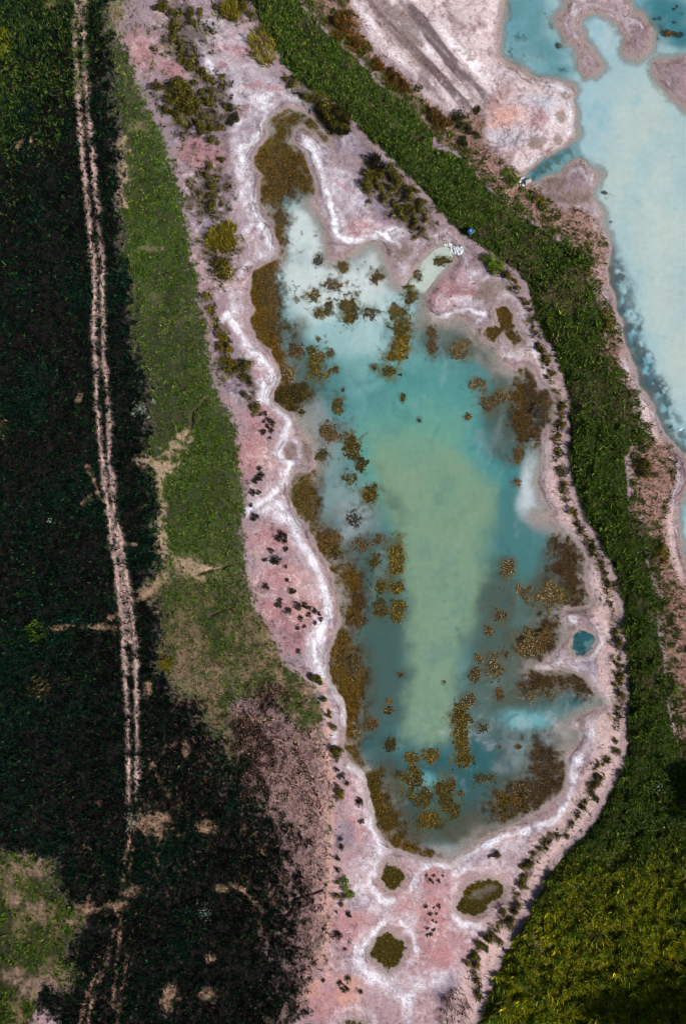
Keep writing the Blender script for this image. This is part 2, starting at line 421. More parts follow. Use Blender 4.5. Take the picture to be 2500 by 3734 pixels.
# old shorelines on the lake islands and bays
mix(COL, lin(118, 100, 88), blobs('C660,1260,90,70 800,1350,110,50 960,1510,25,25 690,960,30,30 590,960,30,25 540,970,50,40 740,650,30,20 720,790,30,40 F1385,1270,30,25 240,230,110,70 '
                                  'E430,1330,60,60 540,1330,60,80 I850,700,60,30 860,1440,30,60 L150,1010,100,30 B700,860,110,40,50 960,930,110,60,50 B1180,1700,90,70 560,880,60,40', N1, 0.5) * 0.6)

CRACK = np.clip(salt * 0.9 + beach * 0.35, 0, 1)

# --- grass areas
field = ss(-0.75, 0.7, sd_field + 0.5 * N03)
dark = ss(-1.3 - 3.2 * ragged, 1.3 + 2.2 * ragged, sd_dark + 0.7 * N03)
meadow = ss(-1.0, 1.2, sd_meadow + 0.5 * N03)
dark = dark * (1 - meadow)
stub = poly(STUBBLE, 1.5, 1.0, N3) * (1 - dark)
dike = ss(-0.2, 0.35, sd_dike)
bald = ss(1950, 2500, GY) * ss(-0.4, 0.5, N3b + 0.5 * N1b + 0.4 * N8)
bright = np.clip(field - dark - meadow - stub, 0, 1)

tan = blobs('G1290,400,150,90,10,0.8 1430,1120,160,110,0,0.7 1300,1190,200,70 D1010,1410,70,36 1040,300,50,50,0,0.6 '
            'H60,1130,160,90,0,0.7 A830,1010,22,45 835,1130,25,75,-15 820,1360,18,50,-10 800,100,90,150 940,850,60,40 1030,1690,60,25 1060,400,60,300', N1, 0.7)
tan = np.maximum(tan * 0.8, 0.18 * ss(0.0, 0.9, N3 + 0.5 * N1b))
trails = stroke('D960,1390 1080,1440 1090,1600 1085,1755 G1080,120 1100,260 1180,340 1350,410 1450,400|G1090,470 1000,560 930,620 900,690|D1150,1360 1220,1290 1270,1220|D1090,1440 1200,1440|A825,960 830,1020|A810,1080 835,1140 850,1210|A800,1290 820,1350 840,1400|G1200,330 1300,420 1380,470', 0.75, 0.8, N1b, 1.1)
tan = np.maximum(tan, trails)
g_soil = np.empty_like(COL)
g_soil[:] = lin(34, 48, 12)
mix(g_soil, lin(52, 72, 18), ss(-0.2, 0.8, N8))
mix(g_soil, lin(146, 128, 104), tan * 0.72)
mix(g_soil, lin(178, 152, 124), trails * 0.75)
COL += (g_soil - COL) * (bright * 0.92)[..., None]
south = ss(1900, 2500, GY) * bright
mix(COL, lin(92, 88, 50), south * 0.6 * ss(-0.6, 0.6, N3b))
mix(COL, lin(142, 114, 100), bald * bright * 0.75)
mix(COL, lin(112, 86, 76), south * 0.5 * ss(0.0, 0.8, N1b + 0.6 * N3))
st_n = ss(-0.5, 0.8, N1b + 0.6 * N3)
mix(COL, lin(104, 78, 70), stub * 0.55)
mix(COL, lin(176, 134, 126), stub * st_n * 0.85)
blot = blobs('H60,1440,70,40 150,1500,120,50 70,1600,100,40 210,1640,120,50 320,1260,110,70 120,1730,140,40 K100,60,120,70 180,180,90,60', N1, 0.9)
mix(COL, lin(52, 34, 38), np.clip(blot, 0, 1) * 0.75)
mix(COL, lin(196, 156, 142), stroke('H650,1180 660,1300 690,1480 690,1755 K710,60 700,300 690,500 700,700 690,900 680,1100 650,1300', 0.55, 0.7, N1, 0.5) * 0.7)
mix(COL, lin(190, 142, 124), blobs('K600,1500,110,50,-50 820,1520,90,80', N1, 0.6) * 0.5)
# dark heath
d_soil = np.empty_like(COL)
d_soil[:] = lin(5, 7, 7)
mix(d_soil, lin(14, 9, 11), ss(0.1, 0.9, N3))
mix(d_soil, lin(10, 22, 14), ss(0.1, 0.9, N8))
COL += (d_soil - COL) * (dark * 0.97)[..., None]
m_soil = np.empty_like(COL)
m_soil[:] = lin(36, 44, 10)
mix(m_soil, lin(14, 40, 14), ss(0.0, 0.8, N8b))
mpatch = blobs('J200,680,220,80 270,1000,90,70 420,1440,100,70 100,1430,60,70 110,1680,60,90 230,1500,140,60,-30 110,900,60,50 490,1060,110,30', N1, 0.6)
mix(m_soil, lin(132, 108, 92), mpatch * 0.85)
mix(m_soil, lin(112, 96, 66), ss(-0.1, 0.8, N3b + 0.5 * N1b) * 0.7)
COL += (m_soil - COL) * (meadow * 0.95)[..., None]
# bare spots and trodden paths in the heath
bare = blobs('J1400,420,75,48 1150,1580,55,95,20 1420,1560,60,45 1440,1310,40,25 1050,390,130,100 900,850,75,40,-20 810,950,90,35,-10 590,980,70,40 1500,830,50,30 D545,970,20,50,20 '
             'A140,970,20,40,30 215,955,10,25 G1010,1230,30,60 1270,1620,25,60 420,800,90,18,-8 680,800,120,22 900,232,60,12 '
             'G960,600,60,18,-30 1030,550,60,22,-30 1060,700,20,14 A360,20,60,30,-30', N1b, 0.55)
bare = np.maximum(bare, stroke('J1055,0 1070,60 1100,120|J1100,130 1150,190|J670,970 760,930 850,940|G1010,1640 1050,1755|D600,1440 640,1550 680,1650 740,1700|D560,1690 620,1650|G800,700 750,740 690,780|K20,800 130,860 200,950 260,1000|K220,1080 280,1180', 0.3, 0.35, N1b, 0.5))
mix(COL, lin(160, 128, 106), bare * (0.45 + 0.4 * ss(-0.6, 0.4, N03)))
speck = ss(0.25, 1.0, N1b + 0.45 * N03 + 0.4 * N3) * dark * np.clip(blobs('J1100,600,330,300 700,350,230,110 1000,250,150,90 1300,200,200,150 600,700,120,300 700,1450,250,250 G1300,1600,200,130 K250,600,200,500', None), 0, 1)
mix(COL, lin(132, 98, 86), speck * 0.8)
# wheel ruts
RUT_L = 'A505,-200 510,0 510,200 520,400 530,600 545,800 555,1000 575,1150 590,1300 610,1500 628,1740 D645,0 650,300 645,500 655,800 665,1000 680,1250 700,1400 720,1600 742,1755 G760,200 795,400 815,600 835,750 850,1000 860,1150 870,1400 880,1755 J880,0 880,240'
RUT_R = 'A570,-200 575,0 580,80 575,300 585,500 600,700 615,850 630,1000 645,1150 655,1300 675,1500 692,1740 D705,0 700,250 705,450 710,700 735,950 750,1150 745,1400 765,1500 782,1755 G830,200 860,400 885,600 905,750 925,950 930,1150 930,1350 935,1500 938,1755 J935,0 935,220'
RUTS2 = 'J890,480 860,600 845,700 838,800|J910,560 900,650 880,700|J805,1010 825,1050 800,1300 780,1500 770,1640|J780,1120 760,1200 720,1350 640,1450 580,1600 545,1755 520,1900|J895,1140 860,1300 845,1450 810,1650 800,1755 790,1900|J640,1540 620,1650 600,1755|J700,1420 660,1480'
between = stroke(RUT_L + '|' + RUT_R, 1.35, 0.5, N1, 0.5)
mix(COL, lin(34, 32, 27), np.clip(between, 0, 1) * 0.5)
rut = stroke(RUT_L + '|' + RUT_R, 0.44, 0.58, 0.8 * N1b + 0.9 * N03 + 1.0 * N3, 0.22) * np.clip(0.95 + 0.3 * N3b, 0, 1)
mid = stroke('G760,0 800,160 840,420 850,700 870,900', 0.7, 0.5, N1b, 0.5)
top = stroke('A530,-100 540,60 545,250', 0.8, 0.4, N1b, 0.5) * 0.8
rut = np.maximum(rut, np.maximum(mid, top) * 0.8)
mix(COL, lin(198, 166, 156), rut * (0.5 + 0.5 * ss(-0.8, 0.5, N03 + 0.6 * N1b)))
r2 = stroke(RUTS2, 0.28, 0.3, N1b, 0.35)
mix(COL, lin(166, 128, 112), r2 * ss(-0.9, 0.4, N03 + N1b) * 0.85)
# dike
k_soil = np.empty_like(COL)
k_soil[:] = lin(35, 49, 16)
olive = ss(3050, 3380, GY + (GX - 2000) * 0.15)
mix(k_soil, lin(86, 86, 12), olive * 0.9)
mix(k_soil, lin(10, 12, 6), ss(0.3, 1.0, N3) * 0.6)
thin = 0.75 * ss(0.25, 0.9, N8 + 0.6 * N3) * ss(300, 1200, GX) * (GY < 2700)
thin = np.maximum(thin, blobs('C250,1500,190,130 480,1640,220,90 F450,60,200,110,40 620,230,110,120,40 780,250,120,130 820,900,110,160 1000,950,160,160 1130,1060,90,150 I1260,120,70,70', N3, 0.7))
mix(k_soil, lin(88, 74, 56), thin * 0.85 * ss(-0.6, 0.4, N1b + 0.5 * N3))
mix(k_soil, lin(140, 110, 102), blobs('B965,710,20,18 1130,840,28,22 C1300,1250,30,30 L570,1240,70,60 520,1130,50,60 940,1160,50,40 830,800,50,30', N03, 0.4) * 0.8)
COL += (k_soil - COL) * (dike * 0.97)[..., None]
lush = blobs('B1490,1090,45,65 C95,1120,35,75 180,1500,170,35,-38 B550,25,40,25 C560,1170,10,10', N03, 0.3)
mix(COL, lin(34, 84, 26), lush * 0.7)
# scrubby ground between dike and lake, and along the pond-side path
trans = poly('B480,-100 820,0 900,150 960,300 1080,430 1250,560 1330,660 1450,760 1568,800 C150,740 210,820 180,950 350,1130 560,1290 640,1390 880,1450 1000,1600 1020,1755 '
             'F1000,100 1020,330 1110,480 1120,620 1150,760 1210,900 1260,1060 1330,1260 1460,1320 1500,1500 1450,1700 I1430,100 1440,250 1480,360 1568,560 1900,800 1900,2000 1500,1660 '
             '1420,1050 1370,600 1250,60 F1180,1755 1200,1300 1210,1050 950,640 1040,500 840,60 C700,1640 330,1380 0,1040 B1400,930 1100,620 600,150 480,0', 0.9, 0.7, N1) * (1 - dike)
path = np.clip(ss(-6.2, -5.2, sd_dike + 0.8 * N3) * (1 - ss(-0.7, -0.1, sd_dike)) * (1 - trans) * (1 - beach) * ss(1150, 1350, GY - (GX - 1800) * 0.3), 0, 1)
path = path * ss(0.6, 1.6, -sd_water)
mix(COL, lin(194, 166, 162), path * 0.75)
mix(COL, lin(160, 122, 104), trans * 0.55)
mix(COL, lin(96, 80, 60), trans * ss(0.0, 0.9, N1b + 0.7 * N3) * 0.6)
mix(COL, lin(150, 128, 132), ss(-1.6, -0.9, sd_dike + 0.15 * N1) * (1 - ss(-0.35, 0.0, sd_dike)) * (1 - beach) * (1 - trans) * ss(-200, 200, GY) * 0.7)
scrubby = blobs('A1250,280,150,190,20 1330,720,200,180 1420,1300,130,180 1240,160,110,120 1480,1680,120,120 B60,60,120,100 1100,1290,200,120,40 1260,1470,150,140,40 720,800,150,90,45 500,620,170,50,35 '
                'B30,760,70,70 980,1290,60,90 D1520,90,110,100 1520,650,50,200 E60,780,110,70', N1, 0.6)
mix(COL, lin(76, 66, 48), scrubby * 0.6 * (1 - field))
belts = ss(-1.0, 0.0, N3 + 0.5 * N1b) * stroke('I800,20 900,200 970,340 1030,500 1060,650 1075,800 1100,940 1110,1150 1100,1300 1100,1470 1070,1640 970,1745 L950,100 880,250 760,410 650,475 560,570 490,690 440,830 400,1000 300,1080 200,1180 110,1300 140,1450 150,1560|F215,60 280,100 390,190 480,330 530,520 600,700 690,900 715,1100 680,1250 700,1440 750,1660|A1100,40 1190,180 1240,400 1400,530 1560,600|D1420,270 1440,390 1510,560 1550,720 E20,760 110,800 170,900 200,1060', 0.55, 0.9, N1b, 0.9) * ss(0.2, 0.8, -sd_water)
scrubby = np.maximum(scrubby, belts * 0.8)
mix(COL, lin(84, 72, 52), belts * 0.5 * (1 - field))
orange = blobs('B770,180,70,80 860,280,60,60 910,320,40,40 1020,440,40,40 1150,550,90,40,40 1190,600,50,30 1400,770,60,40 1470,840,50,40', N1, 0.6)
mix(COL, lin(82, 60, 22), orange * 0.75)

pit = ss(0.35, 1.0, N1b + 0.5 * N3) * beach
mix(COL, lin(150, 122, 118), pit * 0.45)
mix(COL, lin(132, 110, 106), ss(0.5, 1.1, N03 + 0.5 * N1b) * (1 - field) * (1 - dike) * 0.30)
ol = (open_land * 0.9)[..., None]
piv = np.array(lin(170, 144, 144), np.float32)
COL += (piv * (np.clip(COL, 1e-3, 1) / piv) ** 1.35 - COL) * ol
COL[..., 0] *= 1 + 0.02 * ol[..., 0]
COL *= (1 + 0.15 * N03 + 0.10 * N1b)[..., None]

# pond floor
mud = np.empty_like(COL)
mud[:] = lin(148, 138, 130)
mix(mud, lin(116, 108, 98), ss(0, 0.9, N3))
BROWN = ['B330,780 400,710 560,770 740,1000 640,980 560,890 480,830 420,960 520,1040 545,1130 600,1240 595,1330 480,1340 410,1370 400,1500 400,1755 330,1755 300,1500 200,1340 230,1200 160,1070 200,990 270,940',
         'E140,0 350,0 370,200 390,400 420,540 400,650 440,690 400,760 480,850 545,940 480,1060 430,1100 290,1000 340,800 100,500 100,200',
         'E390,1620 450,1480 590,1490 630,1600 650,1755 H630,60 560,110 480,60 400,-40',
         'H560,170 650,100 750,150 770,300 700,330 620,320', 'H700,400 870,340 930,450 940,600 940,750 830,800 790,700 800,560 730,480',
         'H740,600 820,600 830,690 770,690', 'H700,850 830,800 880,950 930,1100 930,1350 900,1450 930,1520 860,1580 890,1700 960,1755 K1050,0 1090,200 1180,350 1150,430 1240,520 1330,560 1440,600 1200,585 1050,480 970,300 880,0 H770,1600 770,1400 670,1100',
         'F470,750 540,790 570,880 650,930 670,1050 640,1130 540,1120 420,1250 380,1100 390,950 440,870', 'F380,1100 600,1150 590,1280 480,1290 420,1250',
         'I690,200 800,230 885,320 870,450 900,600 780,640 700,560 640,420 650,280', 'I590,720 690,770 720,870 650,950 520,1000 420,990 460,860 560,790',
         'I440,1110 620,1100 750,1120 880,1150 930,1250 850,1280 760,1210 600,1220 480,1180', 'I480,1580 560,1540 600,1600 700,1650 740,1755 L730,50 740,150 600,270 380,350 250,330 200,250 380,150 520,60 I520,1700',
         'F270,380 340,345 410,400 410,500 450,580 400,610 330,520 260,590 200,540 240,480 310,490']
brown = np.zeros((NY, NX), np.float32)
for s in BROWN:
    e_ = s[0] in 'FI'
    brown = np.maximum(brown, poly(s, 1.5, 1.5 if e_ else 1.2, N1 + 0.6 * N3 + 0.4 * N03))
wisp = ss(0.45, 1.0, N3b + 0.3 * N8) * (GX > 1150) * (GX < 1400) * (GY > 1900) * (GY < 2330)
brown = brown * (1 - 0.8 * wisp)
brown = np.maximum(brown, ss(-0.1, 0.4, np.maximum(np.maximum(pool_sds[0], pool_sds[1]), pool_sds[2])) * (1 - 0.7 * blobs('L170,870,60,30 240,830,40,30 K1080,1380,20,20', N1, 0.6)))
brown = np.maximum(brown, ss(-0.1, 0.4, np.maximum(pool_sds[4], pool_sds[5])) * (1 - blobs('F370,550,70,40', N3, 0.4)))
algae = np.empty_like(COL)
algae[:] = lin(84, 60, 16)
mix(algae, lin(58, 52, 18), ss(0, 0.9, N8b + 0.4 * N1))
mix(algae, lin(116, 80, 32), ss(0.25, 1.0, N3 + 0.5 * N1b) * 0.55)
mix(algae, lin(62, 46, 34), (GX > 1900) * ss(0.5, 0.6, (GX > 1900).astype(np.float32)) * 0.6)
mix(algae, lin(66, 62, 18), ss(-0.1, 0.4, np.maximum(np.maximum(pool_sds[0], pool_sds[1]), pool_sds[2])) * 0.8)
mix(algae, lin(40, 34, 16), ss(0.1, 0.9, N1b + 0.5 * N03 + 0.6 * N3) * 0.65)
mix(algae, lin(104, 92, 46), ss(0.3, 1.0, N8 - 0.5 * N1b) * 0.4)
mix(mud, lin(66, 92, 90), ss(1.5, 6, sd_pond + 0.8 * N3) * 0.85)
mud += (algae - mud) * brown[..., None]
mix(mud, lin(70, 100, 100), ss(0, 0.5, pool_sds[3]) * 0.8)
lake_dark = ss(0.0, 0.5, sd_lake) * (1 - ss(2.6, 4.6, sd_lake + 1.2 * N3 + 0.6 * N1)) * poly('F900,-60 1080,-60 1250,300 1400,700 1600,1000 1700,1400 1500,1500 1350,1150 1180,800 1100,500 1000,200', 1.5)
mix(mud, lin(60, 56, 48), lake_dark * 0.85)
under = ss(-0.15, 0.25, sd_water)
COL += (mud - COL) * under[..., None]

# gullies: their shade painted dark, besides the cut in the relief
GULLY = 'K640,840 560,870 500,888 445,910 430,980 400,1010 330,1010|H0,375 60,365 110,355|G1350,440 1430,410 1500,400 1568,375|B1270,960 1320,940 1370,890 1410,850|G1568,670 1500,690 1440,720|D1490,975 1400,980 1370,1010 1310,1080 1300,1180|D1370,1010 1370,1130'
gul = stroke(GULLY, 0.2, 0.2, N1, 0.12)
mix(COL, lin(80, 60, 52), gul * 0.8)
far_ = np.maximum(np.maximum(-420 - GX, GX - 2920), np.maximum(-420 - GY, GY - 4154)) > 20
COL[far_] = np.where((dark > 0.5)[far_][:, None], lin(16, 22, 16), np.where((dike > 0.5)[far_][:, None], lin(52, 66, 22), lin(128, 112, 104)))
# ------------------------------------------------------------------ relief
sdw = sd_water
Z = np.where(sdw > 0, -np.minimum(sdw * 0.12, 0.55), np.minimum(-sdw * 0.07, 0.32)).astype(np.float32)
land = ss(-2.5, -0.2, -sdw + 0) * (sdw < 0)
Z += 0.55 * ss(-0.3, 2.5, sd_field) + 0.6 * ss(-0.3, 2.2, sd_dike) + 0.25 * ss(-1, 6, sd_beach) * (sdw < -1)
hum = np.clip(dark + meadow * 0.6 + dike, 0, 1)
Z += hum * (0.16 * N1 + 0.10 * N3 + 0.05 * N03) * (1 + 0.9 * olive * dike)
Z += (1 - hum) * (sdw < 0) * (0.012 * N03 + 0.02 * N1) + stub * 0.05 * N03
Z -= gul * 0.38
Z -= rut * 0.06
Z += np.exp(-((dd - 1.9) / 0.7) ** 2).astype(np.float32) * 0.05 * (sdw < 0)
far = np.maximum(np.maximum(-420 - GX, GX - 2920), np.maximum(-420 - GY, GY - 4154))
Z = np.where(far > 0, 0.4, Z).astype(np.float32)


def bil(A, sx, sy):
    fx = np.clip((np.asarray(sx) - inner_x[0]) / STEP, 0, len(inner_x) - 1.001)
    fy = np.clip((np.asarray(sy) - inner_y[0]) / STEP, 0, len(inner_y) - 1.001)
    i = fx.astype(int)
    j = fy.astype(int)
    i2, j2 = i + len(sk), j + len(sk)
    u, v = fx - i, fy - j
    if A.ndim == 3:
        u, v = u[..., None], v[..., None]
    return (A[j2, i2] * (1 - u) + A[j2, i2 + 1] * u) * (1 - v) + (A[j2 + 1, i2] * (1 - u) + A[j2 + 1, i2 + 1] * u) * v


def world(sx, sy, z):
    f = MPP * (1 - np.asarray(z) / CAM_H)
    return (np.asarray(sx) - CX) * f, (CY - np.asarray(sy)) * f


def ground(sx, sy):
    z = float(bil(Z, sx, sy))
    x, y = world(sx, sy, z)
    return Vector((float(x), float(y), z))


# ------------------------------------------------------------------ mesh + material helpers
COLL = SC.collection


def raw_mesh(name, co, faces, nper, mats=(), cols=None, extra=None, smooth=False, mi=None):
    me = bpy.data.meshes.new(name)
    co = np.asarray(co, np.float32).reshape(-1, 3)
    faces = np.asarray(faces, np.int32).reshape(-1, nper)
    me.vertices.add(len(co))
    me.vertices.foreach_set('co', co.ravel())
    me.loops.add(faces.size)
    me.polygons.add(len(faces))
    me.loops.foreach_set('vertex_index', faces.ravel())
    me.polygons.foreach_set('loop_start', np.arange(0, faces.size, nper, dtype=np.int32))
    try:
        me.polygons.foreach_set('loop_total', np.full(len(faces), nper, np.int32))
    except Exception:
        pass
    if smooth:
        me.polygons.foreach_set('use_smooth', np.ones(len(faces), bool))
    if mi is not None:
        me.polygons.foreach_set('material_index', np.asarray(mi, np.int32))
    if cols is not None:
        a = me.attributes.new('tint', 'FLOAT_COLOR', 'POINT')
        c4 = np.ones((len(co), 4), np.float32)
        c4[:, :3] = cols
        a.data.foreach_set('color', c4.ravel())
    for k, arr in (extra or {}).items():
        a = me.attributes.new(k, 'FLOAT', 'POINT')
        a.data.foreach_set('value', np.asarray(arr, np.float32).ravel())
    me.update(calc_edges=True)
    me.validate()
    for m in mats:
        me.materials.append(m)
    return me


def link(name, me, label=None, cat=None, group=None, kind=None, loc=(0, 0, 0), parent=None):
    o = bpy.data.objects.new(name, me)
    COLL.objects.link(o)
    o.location = loc
    if label:
        o['label'] = label
    if cat:
        o['category'] = cat
    if group:
        o['group'] = group
    if kind:
        o['kind'] = kind
    if parent:
        o.parent = parent
    return o


class NT:
    def __init__(self, name):
        self.m = bpy.data.materials.new(name)
        self.m.use_nodes = True
        self.t = self.m.node_tree
        self.b = self.t.nodes['Principled BSDF']
        self.out = self.t.nodes['Material Output']

    def n(self, typ, **kw):
        nd = self.t.nodes.new(typ)
        for k, v in kw.items():
            setattr(nd, k, v)
        return nd

    def l(self, a, b):
        self.t.links.new(a, b)

    def math(self, op, a, b=None):
        nd = self.n('ShaderNodeMath', operation=op)
        for i, q in enumerate((a, b)):
            if q is None:
                continue
            if isinstance(q, (int, float)):
                nd.inputs[i].default_value = q
            else:
                self.l(q, nd.inputs[i])
        return nd.outputs[0]

    def noise(self, scale, detail=4, rough=0.6):
        nd = self.n('ShaderNodeTexNoise')
        nd.inputs['Scale'].default_value = scale
        nd.inputs['Detail'].default_value = detail
        nd.inputs['Roughness'].default_value = rough
        tc = self.n('ShaderNodeTexCoord')
        self.l(tc.outputs['Object'], nd.inputs['Vector'])
        return nd.outputs['Fac']

    def rng(self, x, a, b, c, d):
        nd = self.n('ShaderNodeMapRange')
        self.l(x, nd.inputs[0])
        for i, q in enumerate((a, b, c, d)):
            nd.inputs[i + 1].default_value = q
        return nd.outputs[0]

    def scale(self, col, fac):
        nd = self.n('ShaderNodeVectorMath', operation='SCALE')
        self.l(col, nd.inputs[0])
        if isinstance(fac, (int, float)):
            nd.inputs['Scale'].default_value = fac
        else:
            self.l(fac, nd.inputs['Scale'])
        return nd.outputs[0]

    def attr(self, name):
        return self.n('ShaderNodeAttribute', attribute_name=name)

    def bump(self, h, strength, dist):
        nd = self.n('ShaderNodeBump')
        nd.inputs['Strength'].default_value = strength
        nd.inputs['Distance'].default_value = dist
        self.l(h, nd.inputs['Height'])
        self.l(nd.outputs[0], self.b.inputs['Normal'])


def ground_material():
    q = NT('ground_earth')
    a = q.attr('tint')
    ck = q.attr('crack')
    fine = q.noise(3.2, 5, 0.75)
    grit = q.noise(9.0, 3, 0.8)
    f1 = q.rng(fine, 0.3, 0.7, 0.68, 1.30)
    f2 = q.rng(grit, 0.3, 0.7, 0.80, 1.18)
    tc = q.n('ShaderNodeTexCoord')
    vo = q.n('ShaderNodeTexVoronoi', feature='DISTANCE_TO_EDGE')
    vo.inputs['Scale'].default_value = 3.3
    q.l(tc.outputs['Object'], vo.inputs['Vector'])
    edge = q.rng(vo.outputs['Distance'], 0.0, 0.15, 0.42, 0.0)
    dark_ = q.math('SUBTRACT', 1.0, q.math('MULTIPLY', edge, ck.outputs['Fac']))
    c = q.scale(a.outputs['Color'], q.math('MULTIPLY', q.math('MULTIPLY', f1, f2), dark_))
    hs = q.n('ShaderNodeHueSaturation')
    q.l(c, hs.inputs['Color'])
    hue = q.noise(1.7, 4, 0.7)
    q.l(q.rng(hue, 0.25, 0.75, 0.475, 0.525), hs.inputs['Hue'])
    q.l(hs.outputs[0], q.b.inputs['Base Color'])
    q.b.inputs['Roughness'].default_value = 0.95
    q.b.inputs['Specular IOR Level'].default_value = 0.04
    q.bump(q.math('ADD', fine, grit), 0.75, 0.10)
    return q.m


def plant_material(name, base=None, spread=0.5, translucent=0.25):
    """tint attribute (or a base colour with per-object variation) with leaf-to-leaf variation"""
    q = NT(name)
    nz = q.noise(4.0, 3, 0.7)
    v = q.rng(nz, 0.3, 0.7, 1 - spread, 1 + spread)
    a = q.attr('tint')
    col = a.outputs['Color']
    if base is not None:
        info = q.n('ShaderNodeObjectInfo')
        v = q.math('MULTIPLY', v, q.rng(info.outputs['Random'], 0, 1, 0.75, 1.3))
    c = q.scale(col, v)
    q.l(c, q.b.inputs['Base Color'])
    q.b.inputs['Roughness'].default_value = 0.9
    q.b.inputs['Specular IOR Level'].default_value = 0.03
    if translucent:
        tr = q.n('ShaderNodeBsdfTranslucent')
        q.l(c, tr.inputs['Color'])
        mx = q.n('ShaderNodeMixShader')
        mx.inputs[0].default_value = translucent
        q.l(q.b.outputs[0], mx.inputs[1])
        q.l(tr.outputs[0], mx.inputs[2])
        q.l(mx.outputs[0], q.out.inputs[0])
    return q.m


def water_material():
    q = NT('silty_water')
    a = q.attr('tint')
    al = q.attr('turbid')
    nz = q.noise(0.9, 5, 0.65)
    n2 = q.noise(4.5, 3, 0.7)
    c = q.scale(a.outputs['Color'], q.math('MULTIPLY', q.rng(nz, 0.25, 0.75, 0.93, 1.07), q.rng(n2, 0.25, 0.75, 0.93, 1.07)))
    q.l(c, q.b.inputs['Base Color'])
    q.b.inputs['Roughness'].default_value = 0.18
    q.b.inputs['IOR'].default_value = 1.33
    q.bump(n2, 0.08, 0.05)
    tr = q.n('ShaderNodeBsdfTransparent')
    mx = q.n('ShaderNodeMixShader')
    q.l(al.outputs['Fac'], mx.inputs[0])
    q.l(tr.outputs[0], mx.inputs[1])
    q.l(q.b.outputs[0], mx.inputs[2])
    q.l(mx.outputs[0], q.out.inputs[0])
    return q.m


def plain(name, rgb, rough=0.6, var=0.15, metal=0.0):
    q = NT(name)
    nz = q.noise(6, 4, 0.6)
    rg = q.n('ShaderNodeRGB')
    rg.outputs[0].default_value = (*lin(*rgb), 1)
    info = q.n('ShaderNodeObjectInfo')
    v = q.math('MULTIPLY', q.rng(nz, 0.3, 0.7, 1 - var, 1 + var), q.rng(info.outputs['Random'], 0, 1, 1 - var, 1 + var))
    q.l(q.scale(rg.outputs[0], v), q.b.inputs['Base Color'])
    q.b.inputs['Roughness'].default_value = rough
    q.b.inputs['Metallic'].default_value = metal
    return q.m


# ------------------------------------------------------------------ ground sheet
M_GROUND = ground_material()
M_WATER = water_material()
wx, wy = world(GX, GY, Z)
co = np.stack([wx, wy, Z], -1).reshape(-1, 3)
idx = np.arange(NX * NY, dtype=np.int32).reshape(NY, NX)
quads = np.stack([idx[:-1, :-1], idx[1:, :-1], idx[1:, 1:], idx[:-1, 1:]], -1).reshape(-1, 4)
me = raw_mesh('ground', co, quads, 4, [M_GROUND], COL.reshape(-1, 3), {'crack': CRACK.ravel()}, smooth=True)
link('ground', me, 'pink silt flats, salt crust, grass banks and heath', kind='structure')

# ------------------------------------------------------------------ water sheets
wcol = np.empty((NY, NX, 3), np.float32)
wcol[:] = lin(80, 126, 128)
walp = np.full((NY, NX), 0.80, np.float32)


def wat(s, c, a=None, amp=0.4, soft=0.6, st=1.0, nz=None):
    m = blobs(s, N8b * 0.7 + N3 * 0.5 if nz is None else nz, amp, soft) * st
    mix(wcol, lin(*c), m)
    if a is not None:
        walp[:] += (a - walp) * m


# deep water of the pond
wat('880,860,160,150 830,780,130,110', (116, 162, 160), 0.93)
wat('980,1000,190,150 1000,900,140,100', (82, 142, 138), 0.95)
wat('720,600,120,140 690,540,70,60 800,640,100,80 820,700,110,90', (182, 198, 196), 0.95)
wat('1000,590,40,60 970,620,30,50', (188, 200, 186), 0.93)
wat('900,720,60,80 760,720,90,90', (150, 184, 186), 0.92)
wat('1000,1080,170,140 920,1030,80,80', (100, 150, 132), 0.96)
core = poly('830,930 930,960 1010,1010 1150,1120 1145,1300 1120,1400 1060,1490 1045,1600 1030,1705 980,1722 905,1712 900,1600 915,1560 915,1250 885,1190 860,1080', 1.7, 0.6, N3 + N8)
core = core * (0.78 + 0.22 * ss(-0.8, 0.4, N8b + 0.6 * N3 + 0.4 * N1))
mix(wcol, lin(121, 146, 119), core * 0.9 * ss(940, 1080, GY * 1568 / 2500.))
walp[:] += (0.97 - walp) * core
wat('1130,1010,55,90 1170,1080,30,70', (66, 134, 138), 0.9)
wat('1190,1260,70,90 1180,1180,40,70', (72, 124, 124), 0.8)
wat('1130,1510,70,70 1150,1430,50,70', (82, 118, 114), 0.75)
wat('860,1460,45,110 850,1560,45,80', (80, 112, 112), 0.78)
wat('870,1640,40,70', (64, 116, 120), 0.85)
wat('850,1690,36,26 835,1700,20,20', (22, 82, 92), 0.9)
wat('1000,1800,150,80 930,1780,70,80', (62, 108, 112), 0.8)
wat('980,1770,40,22 960,1790,30,20 1010,1830,30,14', (112, 162, 166), 0.9)
wat('1240,1590,80,22 1300,1605,50,14', (44, 100, 108), 0.8)
wat('1200,1640,70,30 1170,1620,40,30', (118, 164, 172), 0.88)
wat('1110,1630,60,50 1090,1690,40,50', (100, 128, 128), 0.8)
wat('1160,1690,70,45 1150,1745,60,36 1240,1700,60,30', (138, 152, 158), 0.8)
wat('1090,1800,60,40', (84, 108, 108), 0.7)
wat('1060,1960,60,16 1010,1945,50,14', (160, 172, 176), 0.75)
wat('1120,1890,110,30 960,1890,70,40', (94, 98, 88), 0.6)
wat('1180,1820,110,50', (76, 72, 56), 0.5)
wat('1214,1110,26,80 1220,1150,34,50', (186, 196, 200), 0.92, 0.3, 0.4)
wat('1240,1190,40,30 1280,1210,30,20', (158, 158, 160), 0.6)
wat('760,1130,60,70 740,1070,50,60', (126, 152, 152), 0.8)
wat('810,1200,50,60 790,1240,30,40', (152, 164, 166), 0.75)
